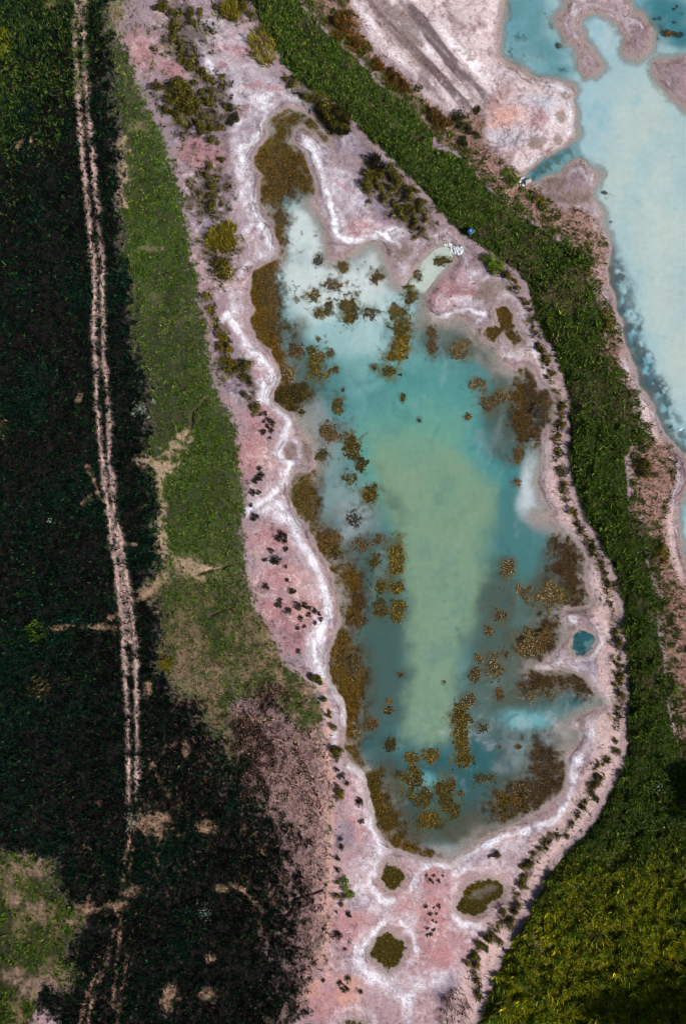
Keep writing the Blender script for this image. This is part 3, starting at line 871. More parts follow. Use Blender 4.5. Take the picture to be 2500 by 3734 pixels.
wat('850,1270,40,60 830,1340,40,50', (106, 130, 130), 0.75)
wat('730,1000,60,60', (116, 146, 146), 0.8)
wat('740,880,60,60 760,930,50,40', (84, 136, 138), 0.88)
wat('700,870,60,70', (62, 96, 94), 0.75, 0.5)
wat('1070,770,90,50', (84, 128, 126), 0.8)
wat('1010,740,60,30 1130,770,30,30 1080,740,70,18', (142, 130, 118), 0.5)
wat('1130,800,50,40 1160,840,40,30', (172, 160, 158), 0.45)
wat('1150,960,40,80', (76, 96, 90), 0.6)
wat('1260,930,20,50 1240,950,20,20', (70, 88, 94), 0.6)
wat('1220,1470,40,40 1265,1440,30,30', (128, 142, 146), 0.5)
wat('730,1010,30,70 720,950,30,40', (150, 158, 160), 0.6)
wat('860,640,110,26 830,600,80,30 760,590,60,30', (170, 168, 172), 0.7, 0.7)
wat('720,545,70,80 790,640,110,70 880,605,80,40 700,640,50,70', (196, 206, 204), 0.95, 0.5)
wat('I640,1475,110,46 720,1560,60,60 560,1505,60,34 690,1640,40,30', (198, 186, 190), 0.9, 0.6)
wat('I820,1440,60,30 640,1040,70,20 560,1070,50,16', (176, 168, 172), 0.7, 0.6)
wat('1190,1530,100,170 1150,1400,50,90 1220,1380,50,70', (80, 98, 88), 0.62, 0.6)
wat('1060,1870,220,60 900,1830,60,70 1200,1800,90,70', (74, 74, 56), 0.55, 0.6)
wat('860,1500,60,260 840,1330,50,110', (72, 98, 92), 0.72, 0.6)
wat('990,1790,130,60 1080,1760,60,70', (46, 96, 102), 0.85, 0.6)
wat('1170,940,60,120 1150,800,60,60 1060,775,110,40', (78, 96, 88), 0.66, 0.6)
wat('1200,1645,60,24 960,1785,36,18', (108, 160, 166), 0.9, 0.4)
wat('A0,0,1,1 H690,260,90,260 800,560,90,180 880,1200,90,260 860,1620,70,120 K1120,260,90,220 E470,900,120,180 470,600,60,140 620,1560,70,120', (88, 74, 48), 0.5, 0.8, 0.7, 0.75)
wat('I720,420,170,220 620,900,170,140 700,1180,190,80 640,1680,200,110 F480,1000,150,220 L560,150,200,150', (74, 66, 50), 0.5, 0.8, 0.7, 0.8)
# shallows show their floor
edge = 1 - ss(0.2, 2.6, sd_pond + 0.5 * N3 + 0.3 * N1)
bclear = np.clip(brown, 0, 1)
walp[:] = walp * (1 - 0.80 * bclear)
mix(wcol, lin(66, 54, 28), bclear * 0.85)
mix(wcol, lin(50, 44, 30), bclear * (GX > 1900) * 0.7)
walp[:] = walp * (1 - 0.75 * edge)
inlet = poly('E1195,240 1330,30 1400,-55 1480,-90 1535,-40 1545,40 1440,155 1350,260', 0.5) * ss(0.0, 0.5, sd_pond)
mix(wcol, lin(190, 202, 190), inlet)
walp[:] += (0.93 - walp) * inlet
rim = np.exp(-((sd_pond - 0.9) / 0.8) ** 2) * (1 - bclear) * 0.4
mix(wcol, lin(170, 166, 162), rim)
# lake
lk = ss(-1, 0.2, sd_lake)
mix(wcol, lin(156, 184, 190), lk)
walp[:] += (0.95 - walp) * lk
wat('C1300,900,260,420 1200,1300,260,300 1400,1600,240,300 F1400,300,160,300 1500,700,120,300', (176, 191, 185), 0.97, 0.3, 0.8)
wat('C480,150,190,240 560,360,240,150 420,60,130,120 700,480,120,60', (96, 144, 150), 0.9)
wat('C1450,120,190,170 1540,250,130,110 1380,40,130,70', (58, 118, 128), 0.88)
wat('C1420,350,90,40 1330,340,40,40', (150, 182, 186), 0.85)
wat('C1020,230,110,110', (170, 194, 200), 0.9)
wat('C600,1120,90,40,-35 700,1060,70,30,-35', (82, 138, 144), 0.75)
wat('C550,1190,50,26,-30', (24, 104, 112), 0.8)
wat('F1280,750,60,60,50 1180,560,36,120,-20 1110,300,30,150,-10 1330,850,60,60 1400,1000,50,110,-20', (120, 172, 186), 0.85)
ldk = lake_dark * ss(0.2, 0.8, 0.6 + 0.5 * N1)
mix(wcol, lin(38, 72, 84), ldk * 0.75)
walp[:] = walp * (1 - 0.5 * ldk)
spots = ss(0.45, 0.95, N3b + 0.5 * N1b) * lk * ss(0.4, 1.2, sd_lake)
zone = blobs('C480,200,260,300 600,480,280,140 1450,180,260,200 800,640,80,120 840,880,80,100 720,1080,160,70 1200,440,70,70 1000,1330,60,60 1060,1550,60,90', None)
mix(wcol, lin(40, 62, 66), spots * (0.10 + 0.55 * zone))
wat('C1430,226,26,22 1470,232,40,20,5 1520,238,34,18 1480,60,14,10 1350,130,16,10 1385,130,14,16 1370,265,12,12 1500,40,12,10 1480,150,16,10 1010,1310,22,12 1050,1510,16,12 700,310,26,22 340,30,20,14 230,10,8,8', (40, 44, 36), 0.9, 0.6, 0.4, 0.9, N1b)
ledge = 1 - ss(0.1, 1.6, sd_lake + 0.4 * N3 + 0.25 * N1)
walp[:] = np.where(sd_lake > -1.5, walp * (1 - 0.7 * ledge), walp)
mix(wcol, lin(150, 150, 146), lk * ledge * 0.5)
chan = poly('C450,1200 600,1070 720,1010 830,960 860,1070 740,1140 640,1220 540,1260', 0.5) * ss(0.0, 0.5, sd_lake)
walp[:] += (0.85 - walp) * chan
mix(wcol, lin(70, 124, 130), chan * 0.6)
mix(wcol, lin(58, 56, 34), chan * ss(0.2, 0.8, N1b + 0.5 * N3) * 0.6)
# drifting silt: streaky plumes along the pond
wu = GX * 0.90 + GY * 0.30 + 60 * N8
wv = -GX * 0.30 + GY * 0.90 + 60 * N8b
plume = fbm(wu, wv * 0.45, 4.5, 5, 61, 0.6)
fineplume = fbm(wu, wv * 0.6, 1.6, 4, 62, 0.6)
inp = ss(0.5, 2.5, sd_pond)
mix(wcol, lin(44, 96, 102), ss(0.1, 1.0, plume + 0.4 * fineplume) * inp * (0.34 - 0.2 * core))
mix(wcol, lin(150, 172, 172), ss(0.25, 1.1, -plume + 0.4 * fineplume) * inp * (0.32 - 0.22 * core))
souths = blobs('1150,1690,170,110 1230,1640,120,70', N8b, 0.4)
walp[:] = walp * (1 - 0.15 * souths * ss(0.0, 0.9, plume + 0.5 * fineplume))
mix(wcol, lin(62, 84, 84), souths * ss(0.0, 0.9, fineplume + 0.3 * plume + 0.6 * N3) * 0.22)
mix(wcol, lin(182, 184, 188), souths * ss(0.2, 0.9, -fineplume + 0.2 * N1b + 0.6 * N3b) * 0.3)
mix(wcol, lin(110, 166, 182), lk * ss(-0.1, 0.9, N8b + 0.5 * N3) * (1 - ss(3, 9, sd_lake)) * 0.6)
mix(wcol, lin(150, 184, 190), lk * ss(0.2, 1.0, N8 + 0.4 * N3b) * 0.4)
# mottling
mot = 0.5 * N3 + 0.4 * N1 + 0.25 * N8b
wcol *= (0.88 + 0.055 * mot)[..., None]
mix(wcol, lin(52, 104, 106), ss(0.75, 1.15, N3 + 0.3 * N1b) * ss(3, 6, sd_pond) * 0.36)
fleck = ss(0.7, 1.0, N1b + 0.5 * N03 + 0.25 * N3) * blobs('E500,150,260,200 700,280,330,170 900,120,180,130 640,480,260,140 450,360,90,260 B520,1600,130,130', None) * ss(0.2, 1.0, sd_pond)
mix(wcol, lin(88, 74, 56), fleck * 0.7)
# pools
for i, (c, a) in enumerate((((62, 58, 22), .35), ((62, 56, 22), .35), ((64, 58, 20), .35), ((34, 84, 92), .78), ((74, 62, 34), .35), ((96, 78, 70), .4))):
    m = ss(-0.8, 0.0, pool_sds[i])
    mix(wcol, lin(*c), m)
    if i == 3:
        mix(wcol, lin(16, 44, 52), m * ss(-0.2, 0.5, N1b + 0.5 * N3 + 0.4 * N03))
        mix(wcol, lin(104, 132, 136), m * ss(0.3, 0.8, N1 - 0.5 * N3) * 0.6)
    walp[:] += (a * ss(-0.1, 0.7, pool_sds[i]) - walp) * m
MATS = '''
E 615 40 32 34 k .8|small dim weed mat on pale water nearest the north arm
E 780 75 42 40 b .9|brown weed blotch on pale water, middle of the northern row
E 1020 145 52 46 b .8|blurred brown weed patch west of the silt spit
E 570 275 52 42 y .7|loose weed scatter with yellow specks on pale northern water
E 620 385 38 36 y 1|bright yellow weed knot on pale northern water
E 690 360 34 44 o .8|olive weed tail just right of the bright yellow knot
E 715 205 70 46 b .45|thin scatter of weed specks over the whitest water
E 825 385 72 84 o 1|large olive weed mat in the middle of the pale northern water
E 975 385 58 48 o .55|thin weed patch between the large olive mat and the long strip
E 1240 265 44 62 o 1.1|rounded green weed mat at the top of the long strip below the spit
E 1165 400 66 64 o .85|ragged olive mat in the upper part of the long strip
E 1195 500 74 80 y 1|dense yellow mat at the middle of the long strip
E 1185 610 62 72 y 1.1|dense golden mat in the lower part of the long strip
E 1145 690 72 34 y 1.2|bright yellow foot of the long weed strip
E 616 574 13 15 y 1.2|tiny yellow weed speck above the small dark mat
E 697 675 24 32 o 1.3|small compact dark olive mat off the brown western shallows
E 728 780 28 22 b .8|small branching brown weed wisp west of mid water
E 470 655 46 44 b .8|brown weed fringe at the edge of the western shallows
E 560 650 50 50 o .35|thin drift of weed specks north of the big western mat
E 600 765 76 110 y .85|big yellow brown mat beside the western shallows
E 410 790 46 62 t .9|tan weed bed against the bend of the west shore
E 430 950 112 84 o 1|wide olive weed bed filling the western bay
E 750 1020 44 64 o .8|upright oval weed mat west of the turquoise water
E 785 918 12 13 y 1.2|tiny golden speck above the upright oval mat
E 1000 765 24 20 o 1.1|small round weed mat left of the slanted one
E 1100 800 54 36 y 1|slanted bean shaped mat in the upper turquoise water
E 1191 970 17 24 o 1.2|single small dark mat alone in the turquoise water
E 1303 1128 12 11 k .9|tiny dim speck alone in mid turquoise water
E 715 1215 110 72 b .7|broad brown weed scatter near the little western bay
E 848 1300 52 72 y 1.1|dense yellow mat at the right end of the broad brown scatter
E 640 1375 52 52 o .7|thin weed patch below the broad brown scatter
E 910 1430 40 48 o 1|compact olive mat below the dense yellow one
E 825 1525 60 56 o .7|faint weed mat above the round yellow one
E 972 1640 54 64 y 1.1|round yellow mat off the dark western cove
E 505 1070 20 20 y 1|little weed knot at the south end of the western bay
E 1390 600 48 92 b .7|long faint brown weed drift right of the long strip
E 1290 145 42 40 o .55|thin weed at the mouth of the narrow inlet
E 1455 40 42 32 o 1.4|round green weed mat inside the narrow inlet
F 45 650 72 76 t .7|russet weed scatter in the north east of the pond
F 150 880 50 44 t .75|small tan weed scatter above the paired eastern mats
F 222 1020 72 68 t .8|left one of the paired tan mats in the east
F 318 945 52 52 t .85|right one of the paired tan mats in the east
F 80 1100 26 24 t .9|small tan knot left of the paired eastern mats
F 440 1140 56 120 b .8|tall brown weed bed in the dark east bay
F 590 1080 52 80 k .7|pale grey weed cluster by the east bay shore
F 420 1350 40 66 b .8|brown weed streak at the edge of the milky east shallows
F 420 1545 28 30 b .7|dim weed knot below the brown eastern streak
H 865 60 58 54 k .7|smoky dark weed patch below the round yellow mat
H 690 210 72 80 b .6|brown weed bed off the second western cove
H 740 285 40 44 o .9|small weed patch hugging the second western cove
H 900 230 60 60 b .4|weed scatter in whitish water of the western shallows
H 1145 285 56 92 y 1|tall golden mat at the upper left edge of the green water
H 1150 400 46 46 y .9|golden mat below the tall golden one
H 1020 205 50 40 b .5|brown specks left of the tall golden mat
H 1000 350 46 50 o .6|dim weed patch left of the golden mats
H 1050 520 46 50 y .8|yellow mat left of the twin mats by the green water
H 1146 530 44 56 y 1|yellow mat pressed against the straight edge of green water
H 1156 680 44 72 y .95|lowest of the mats along the straight edge of green water
H 1030 680 46 70 o .75|olive scatter left of the lowest edge mat
H 900 620 46 60 b .8|brown weed bed in the middle of the western shallows
H 870 755 52 42 b .9|brown weed cushion above the long brown shelf
H 860 1060 50 100 t .5|tan crusty weed on the long brown shelf
H 1178 1120 22 18 b .9|small brown wisp at the edge of green water
H 1475 1170 12 10 b .9|tiny brown speck inside the lower green water
H 1095 1302 26 16 t 1.1|small pale weed bar in the teal lower water
H 1095 1362 28 26 t 1|small tan knot just below the pale weed bar
H 970 1465 52 50 b .9|orange brown weed bed beside the lower shelf
H 880 1500 40 56 t .8|tan cushion on the lower brown shelf
H 1112 1590 44 40 o 1.4|round compact olive mat at the lower left of green water
H 1255 1690 48 42 y .9|olive arc left of the mat under the green water
H 1380 1672 56 44 y 1|broad mat right under the green water tip
I 362 400 52 62 t .75|tan scatter at the right edge of the upper green water
I 465 560 62 60 t .85|tan mat left of the large tan bed in the east
I 635 590 88 82 t 1.2|largest tan weed bed in the eastern water
I 725 590 60 60 o .7|thin olive weed right of the largest tan bed
I 303 720 46 46 t .8|tan mat halfway down the right edge of green water
I 230 822 30 32 t .9|small tan mat below the halfway one
I 162 1010 34 32 t .85|small tan mat near the lower right of green water
I 132 1122 38 44 t .9|tan mat nearest the lower green water
I 265 1060 64 76 t .85|larger tan mat right of the lower green water
I 345 990 24 22 t 1|small tan knot above the larger tan mat
I 500 905 80 76 t 1.15|thick tan cushion on the dark peninsula weed bed
I 600 880 84 90 b .8|dark brown weed bed west of the peninsula
I 300 1250 34 38 b .9|single brown weed cushion in murky water
I 550 1180 120 50 b .55|brown weed field under the peninsula
I 540 1260 170 60 t .4|sparse pale specks across the teal southern bay
I 85 1300 58 52 t .85|tan mat on the right side of the lower green tip
I 25 1410 70 86 y .85|broad golden mat at the right of the lower green tip
I 180 1480 50 34 o .5|thin weed specks in the pale southern water
I 35 1590 60 84 y .95|dense golden mat beside the green tip
I 60 1690 62 60 y .85|golden mat below the dense one beside the green tip
I 425 1610 18 16 b 1.1|single round brown knot in the pale southern water
I 305 1615 10 9 t 1|tiny tan speck in the pale southern water
K 1235 80 82 92 y .75|golden weed field in the southern teal water
K 1370 370 74 64 y .8|yellow weed field in the deep southern bay
K 1330 230 70 80 y .5|sparse yellow weed between the two southern fields
K 1490 190 62 130 y .8|long golden weed field at the south
K 1530 330 60 64 o .7|olive weed field at the far south of the pond
K 1450 400 56 34 o .6|thin olive weed along the south bottom
L 40 180 22 22 t 1.2|single tan knot in the southern water
L 430 170 82 60 t .6|tan scatter over the brown south east shallows
L 480 290 40 34 b .6|small brown scatter near the south east shore
L 180 90 90 40 o .35|thin weed specks in the cloudy southern water
'''

# sunk weed plus painted shade round each floating mat, nudged away from the sun
for ln in MATS.strip().split('\n'):
    f_ = ln.split('|')[0].split()
    c_ = {'y': (84, 78, 36), 'o': (66, 74, 50), 'b': (82, 66, 48), 't': (92, 82, 58), 'k': (72, 78, 72)}[f_[5]]
    x_, y_, a_, b_ = (float(q) for q in f_[1:5])
    m_ = blobs('%s%g,%g,%g,%g' % (f_[0], x_ - 4, y_ - 2, a_ * 1.12 + 3, b_ * 1.12 + 3), N1b + 0.6 * N03 + 0.5 * N3, 0.55, 0.6)
    mix(wcol, lin(*c_), m_ * min(0.75, 0.2 + 0.5 * float(f_[6])))


def water_sheet(name, mask, label, level=0.0):
    inside = mask > -0.5
    cell = inside[:-1, :-1] & inside[1:, :-1] & inside[1:, 1:] & inside[:-1, 1:]
    q = np.stack([idx[:-1, :-1], idx[1:, :-1], idx[1:, 1:], idx[:-1, 1:]], -1)[cell]
    used = np.unique(q)
    re = np.zeros(NX * NY, np.int32)
    re[used] = np.arange(len(used))
    x, y = world(GX.ravel()[used], GY.ravel()[used], level)
    co = np.stack([x, y, np.full(len(x), level)], -1)
    al = np.clip(walp.ravel()[used] * ss(-0.05, 0.35, mask.ravel()[used]), 0, 1)
    me = raw_mesh(name, co, re[q], 4, [M_WATER], wcol.reshape(-1, 3)[used], {'turbid': al}, smooth=True)
    return link(name, me, label, kind='structure')


water_sheet('pond_water', sd_pond, 'turquoise silty water of the long pond')
water_sheet('lake_water', sd_lake, 'milky pale water of the larger lake')
for d, (s, t) in zip(pool_sds, POOLS):
    water_sheet('pool_water', d, t + ' on the silt')

# ------------------------------------------------------------------ ground vegetation nobody could count
M_GRASS = plant_material('grass_blades', None, 0.35, 0.25)
PERIOD_PALETTES = {
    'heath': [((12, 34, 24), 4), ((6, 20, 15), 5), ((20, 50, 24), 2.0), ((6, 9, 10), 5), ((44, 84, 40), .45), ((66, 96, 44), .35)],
    'teal': [((17, 40, 32), 4), ((24, 52, 38), 3), ((8, 24, 22), 4), ((44, 86, 60), .6), ((32, 60, 28), 2)],
    'umber': [((28, 15, 18), 4), ((42, 26, 28), 2.5), ((12, 9, 11), 4), ((84, 60, 58), .5), ((26, 34, 20), 1)],
    'bank': [((80, 108, 34), 4), ((62, 88, 28), 4), ((102, 120, 44), 2.2), ((130, 138, 58), 1), ((28, 42, 16), 2.4), ((112, 92, 66), 1.2)],
    'olive': [((162, 152, 24), 5), ((134, 134, 22), 5), ((92, 122, 28), 5.5), ((188, 178, 44), 2.0), ((44, 52, 14), 1.6), ((128, 106, 60), .8)],
    'lawn': [((74, 106, 26), 4), ((100, 132, 40), 2.2), ((52, 78, 20), 4), ((140, 146, 66), 1), ((100, 84, 58), 1.2), ((28, 42, 14), 2)],
    'dry': [((88, 82, 42), 3), ((70, 60, 38), 3), ((116, 98, 66), 2), ((58, 58, 28), 3), ((140, 116, 88), 1.2)],
    'stubble': [((84, 60, 56), 4), ((40, 30, 28), 4), ((176, 138, 124), 3), ((66, 68, 30), 1.5), ((110, 84, 68), 2)],
    'dark': [((38, 34, 26), 4), ((52, 48, 28), 3), ((74, 66, 30), 1.5), ((30, 28, 30), 2)],
    'reed': [((150, 132, 40), 4), ((118, 108, 34), 4), ((170, 156, 70), 2), ((80, 80, 26), 3)],
    'reddish': [((150, 96, 40), 2), ((108, 80, 26), 4), ((80, 66, 24), 3), ((60, 50, 24), 2)],
}


def pick(pal, n):
    cols = np.array([lin(*c) for c, _ in PERIOD_PALETTES[pal]])
    w = np.array([x for _, x in PERIOD_PALETTES[pal]], float)
    return cols[rng.choice(len(cols), n, p=w / w.sum())]


def tufts(sx, sy, h, width, pal, blades=4, spread=0.16, lean=0.55, cvar=0.34):
    """triangular leaves: returns coordinates (n*blades*3,3) and tints"""
    n = len(sx)
    z0 = bil(Z, sx, sy)
    hh = h * rng.uniform(0.55, 1.35, n) * (1.0 + 0.55 * np.clip(bil(N1, sx, sy), -1, 1.2))
    x0, y0 = world(sx, sy, z0)
    B = blades
    a = rng.uniform(0, 6.283, (n, B))
    r = spread * np.sqrt(rng.random((n, B)))
    bx = x0[:, None] + r * np.cos(a)
    by = y0[:, None] + r * np.sin(a)
    la = a + rng.normal(0, 0.7, (n, B))
    L = hh[:, None] * rng.uniform(0.25, 1.1, (n, B)) * lean * 1.45 + 0.04
    tx = bx + L * np.cos(la)
    ty = by + L * np.sin(la)
    tz = z0[:, None] + hh[:, None] * rng.uniform(0.55, 1.0, (n, B))
    wa = la + 1.571 + rng.normal(0, 0.5, (n, B))
    w = width * rng.uniform(0.6, 1.4, (n, B)) * 0.74
    zb = z0[:, None] - 0.02 + np.zeros((n, B))
    v = np.stack([np.stack([bx - w * np.cos(wa), by - w * np.sin(wa), zb], -1),
                  np.stack([bx + w * np.cos(wa), by + w * np.sin(wa), zb + 0.05 * rng.random((n, B))], -1),
                  np.stack([tx, ty, tz], -1)], 2)
    c = pick(pal, n)[:, None, :] * np.exp(rng.normal(0, cvar, (n, B)))[..., None]
    c = np.repeat(c[:, :, None, :], 3, 2)
    return v.reshape(-1, 3).astype(np.float32), c.reshape(-1, 3).astype(np.float32)


def scatter(mask, density, box=(-300, -300, 2800, 4034)):
    """random survey points with density (per m2) weighted by mask"""
    area = (box[2] - box[0]) * (box[3] - box[1]) * MPP * MPP
    n = int(area * density * 1.3)
    x = rng.uniform(box[0], box[2], n)
    y = rng.uniform(box[1], box[3], n)
    i = np.clip(((x - inner_x[0]) / STEP + 0.5).astype(int), 0, len(inner_x) - 1) + len(sk)
    j = np.clip(((y - inner_y[0]) / STEP + 0.5).astype(int), 0, len(inner_y) - 1) + len(sk)
    k = rng.random(n) < mask[j, i]
    return x[k], y[k]


def stuff_tufts(name, label, cat, layers):
    V, C = [], []
    for (mask, dens, h, w, pal, kw) in layers:
        box = kw.pop('box', (-300, -300, 2800, 4034))
        x, y = scatter(mask, dens, box)
        v, c = tufts(x, y, h, w, pal, **kw)
        V.append(v)
        C.append(c)
    V = np.concatenate(V)
    C = np.concatenate(C)
    f = np.arange(len(V), dtype=np.int32).reshape(-1, 3)
    me = raw_mesh(name, V, f, 3, [M_GRASS], C)
    return link(name, me, label, cat, kind='stuff')


dry_land = (sd_water < -0.25).astype(np.float32)
open_ = 1 - np.clip(gul + rut * 1.1 + bare * 0.85 + r2 * 0.8, 0, 1)
clump = ss(-0.7, 0.5, N1b + 0.6 * N03)
west_box = (-300, -300, 1300, 4034)
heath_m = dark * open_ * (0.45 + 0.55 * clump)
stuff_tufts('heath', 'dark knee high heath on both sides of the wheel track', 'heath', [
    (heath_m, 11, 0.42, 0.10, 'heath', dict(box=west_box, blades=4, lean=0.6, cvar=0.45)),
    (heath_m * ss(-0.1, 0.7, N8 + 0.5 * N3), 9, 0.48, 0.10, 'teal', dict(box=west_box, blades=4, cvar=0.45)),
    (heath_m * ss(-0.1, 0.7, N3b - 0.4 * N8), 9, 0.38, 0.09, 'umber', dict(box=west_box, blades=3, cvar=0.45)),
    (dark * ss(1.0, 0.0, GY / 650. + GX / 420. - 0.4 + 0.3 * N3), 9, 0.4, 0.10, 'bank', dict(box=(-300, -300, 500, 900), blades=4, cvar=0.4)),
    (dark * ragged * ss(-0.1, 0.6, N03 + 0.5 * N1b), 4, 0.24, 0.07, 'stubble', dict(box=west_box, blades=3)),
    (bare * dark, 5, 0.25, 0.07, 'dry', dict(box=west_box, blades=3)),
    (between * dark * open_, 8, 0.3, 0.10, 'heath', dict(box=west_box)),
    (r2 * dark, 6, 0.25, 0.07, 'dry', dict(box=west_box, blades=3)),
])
lawn_m = bright * (1 - 0.85 * bald) * (0.55 + 0.45 * ss(-0.5, 0.5, N8 + 0.5 * N3b)) * open_ * (1 - 0.6 * tan) * (0.4 + 0.6 * clump)
stuff_tufts('meadow_grass', 'bright green rough grass along the west side of the silt flats', 'grass', [
    (lawn_m * (1 - 0.3 * south) * (1 - 0.8 * trails), 22, 0.26, 0.085, 'lawn', dict(box=west_box, blades=4)),
    (bright * np.clip(tan * 0.7 + 0.45 * south, 0, 1), 7, 0.2, 0.06, 'dry', dict(box=west_box, blades=3)),
    (bright * bald, 8, 0.18, 0.06, 'dry', dict(box=west_box, blades=3)),
    (bright * bald * ss(0.1, 0.7, N1b), 4, 0.25, 0.08, 'lawn', dict(box=west_box, blades=3)),
    (lawn_m * south, 12, 0.24, 0.08, 'lawn', dict(box=west_box, blades=4)),
    (meadow * (1 - mpatch * 0.9) * ss(-0.5, 0.5, N3 + 0.4 * N1b), 14, 0.3, 0.09, 'lawn', dict(box=(-300, 2900, 500, 4034), blades=4, cvar=0.4)),
    (meadow * ss(-0.2, 0.5, N8b + 0.5 * N1b), 6, 0.45, 0.13, 'bank', dict(box=(-300, 2900, 500, 4034), blades=4)),
    (meadow * mpatch, 6, 0.2, 0.06, 'dry', dict(box=(-300, 2900, 500, 4034), blades=3)),
])
stuff_tufts('stubble', 'short reddish stubble between heath and silt flats', 'stubble', [
    (stub * (1 - gul), 12, 0.22, 0.06, 'stubble', dict(box=(600, 2400, 1350, 4034), blades=3)),
    (stub * ss(-0.4, 0.6, N1b + 0.6 * N3 + 0.5 - (GX - 950) / 250.) * (1 - gul), 12, 0.3, 0.09, 'heath', dict(box=(600, 2400, 1350, 4034), blades=3)),
    (stub * ss(0.0, 0.8, N1b + 0.5 * N3b) , 4, 0.26, 0.08, 'lawn', dict(box=(600, 2400, 1350, 4034), blades=3)),
    (np.clip(blot, 0, 1) * field, 14, 0.35, 0.09, 'stubble', dict(box=(600, 2400, 1350, 4034), blades=3)),
])
sed = GY * 0 + olive
bank_m = dike * (0.45 + 0.55 * clump) * (1 - 0.68 * thin)
ebox = (700, -300, 2800, 4034)
stuff_tufts('bank_grass', 'lush green grass and scrub covering the embankment between the waters', 'grass', [
    (bank_m * (1 - olive), 20, 0.34, 0.10, 'bank', dict(box=ebox, blades=4)),
    (bank_m * olive, 19, 0.42, 0.11, 'olive', dict(box=(1500, 2400, 2800, 4034), blades=4, cvar=0.3)),
    (dike * ss(0.1, 0.8, N1 + 0.5 * N3) * (1 - thin), 6, 0.75, 0.17, 'bank', dict(box=(1700, 900, 2800, 4034), blades=5, spread=0.3)),
    (dike * olive * ss(0.2, 0.9, N1), 6, 0.8, 0.18, 'olive', dict(box=(1500, 2600, 2800, 4034), blades=5, spread=0.3, cvar=0.4)),
    (dike * thin, 8, 0.28, 0.07, 'dry', dict(box=ebox, blades=3)),
    (dike * thin * ss(-0.1, 0.6, N1b), 4, 0.6, 0.13, 'bank', dict(box=ebox, blades=4)),
    (trans * dry_land * ss(-3.2, -0.2, sd_dike + 0.8 * N1b), 13, 0.32, 0.10, 'bank', dict(box=ebox, blades=4)),
    (lush * dike, 18, 0.3, 0.09, 'lawn', dict(box=ebox, blades=4)),
])
sparse = np.clip(1 - field - dike, 0, 1) * dry_land * (1 - ring)
specks = ss(0.1, 0.9, N1b + 0.5 * N3 + 0.3 * N8) * sparse * (1 - 0.7 * salt) * (1 - 0.6 * beach)
belt = ss(-3.0, -0.6, sd_field) * (1 - field) * dry_land
stuff_tufts('sparse_tufts', 'thin dry tufts dotted over the pink silt', 'tufts', [
    (trans * dry_land, 9, 0.26, 0.07, 'dry', dict(box=(900, -300, 2800, 4034), blades=3)),
    (trans * dry_land * ss(-0.1, 0.8, N1b + 0.5 * N3), 9, 0.42, 0.11, 'bank', dict(box=(900, -300, 2800, 4034), blades=4)),
    (specks, 5.0, 0.17, 0.055, 'dark', dict(blades=3)),
    (belt * ss(-0.3, 0.8, N1b), 3.0, 0.2, 0.07, 'dark', dict(box=west_box, blades=3)),
    (path * ss(-0.4, 0.7, N1b), 4.0, 0.22, 0.06, 'dark', dict(box=ebox, blades=3)),
    (scrubby * sparse * ss(-0.6, 0.4, N1b), 8, 0.34, 0.08, 'dark', dict(blades=4)),
    (scrubby * sparse * ss(-0.6, 0.4, N1b), 4, 0.34, 0.08, 'olive', dict(blades=3)),
    (belts * ss(-0.5, 0.5, N1 + 0.5 * N1b) * dry_land * (1 - field), 11, 0.45, 0.09, 'dark', dict(blades=4)),
    (belts * ss(-0.5, 0.5, N1 + 0.5 * N1b) * dry_land * (1 - field), 7, 0.5, 0.08, 'reed', dict(blades=4)),
    (blobs('A860,200,120,330,-5 960,330,130,260 800,60,120,150 1000,700,60,200,-30 1180,1000,70,160,-20', N1, 0.6) * dry_land * ss(-0.3, 0.6, N1b + 0.4 * N03), 7, 0.22, 0.08, 'lawn', dict(box=west_box, blades=3)),
    (orange * sparse, 14, 0.45, 0.11, 'reddish', dict(blades=4)),
])

# ------------------------------------------------------------------ shrubs, each one a thing
M_SHRUB = plant_material('shrub_leaves', 'obj', 0.35, 0.2)
M_STEM = plain('shrub_stems', (60, 46, 36), 0.9)


def leaf_cloud(n, cols, weights, flat=0.75, leaf=0.24, seed=0, lumps=6):
    """unit shrub: leaf quads over several lumps, plus stems -> mesh data"""
    r = np.random.default_rng(seed)
    lc = np.stack([r.uniform(-0.55, 0.55, lumps), r.uniform(-0.55, 0.55, lumps), r.uniform(0.25, 0.75, lumps) * flat], -1)
    lr = r.uniform(0.28, 0.55, lumps)
    k = r.integers(0, lumps, n)
    d = r.normal(0, 1, (n, 3))
    d /= np.linalg.norm(d, axis=1)[:, None]
    p = lc[k] + d * (lr[k] * r.uniform(0.55, 1.05, n))[:, None] * np.array([1, 1, flat])
    p[:, 2] = np.abs(p[:, 2]) * 0.95 + 0.03
    a = r.uniform(0, 6.283, n)
    nrm = d + r.normal(0, 0.6, (n, 3)) + np.array([0, 0, 0.4])
    nrm /= np.linalg.norm(nrm, axis=1)[:, None]
    t = np.cross(nrm, np.stack([np.cos(a), np.sin(a), a * 0 + 0.3], -1))
    t /= np.linalg.norm(t, axis=1)[:, None]
    b = np.cross(nrm, t)
    s = leaf * r.uniform(0.5, 1.2, n)[:, None]
    q = np.stack([p - t * s * 0.5, p - b * s * 0.28, p + t * s * 0.5, p + b * s * 0.28], 1).reshape(-1, 3)
    cl = np.array([lin(*c) for c in cols])[r.choice(len(cols), n, p=np.array(weights) / sum(weights))]
    cl = cl * np.exp(r.normal(0, 0.25, n))[:, None]
    cc = np.repeat(cl, 4, 0)
    f = np.arange(n * 4).reshape(-1, 4)
    return q, f, cc


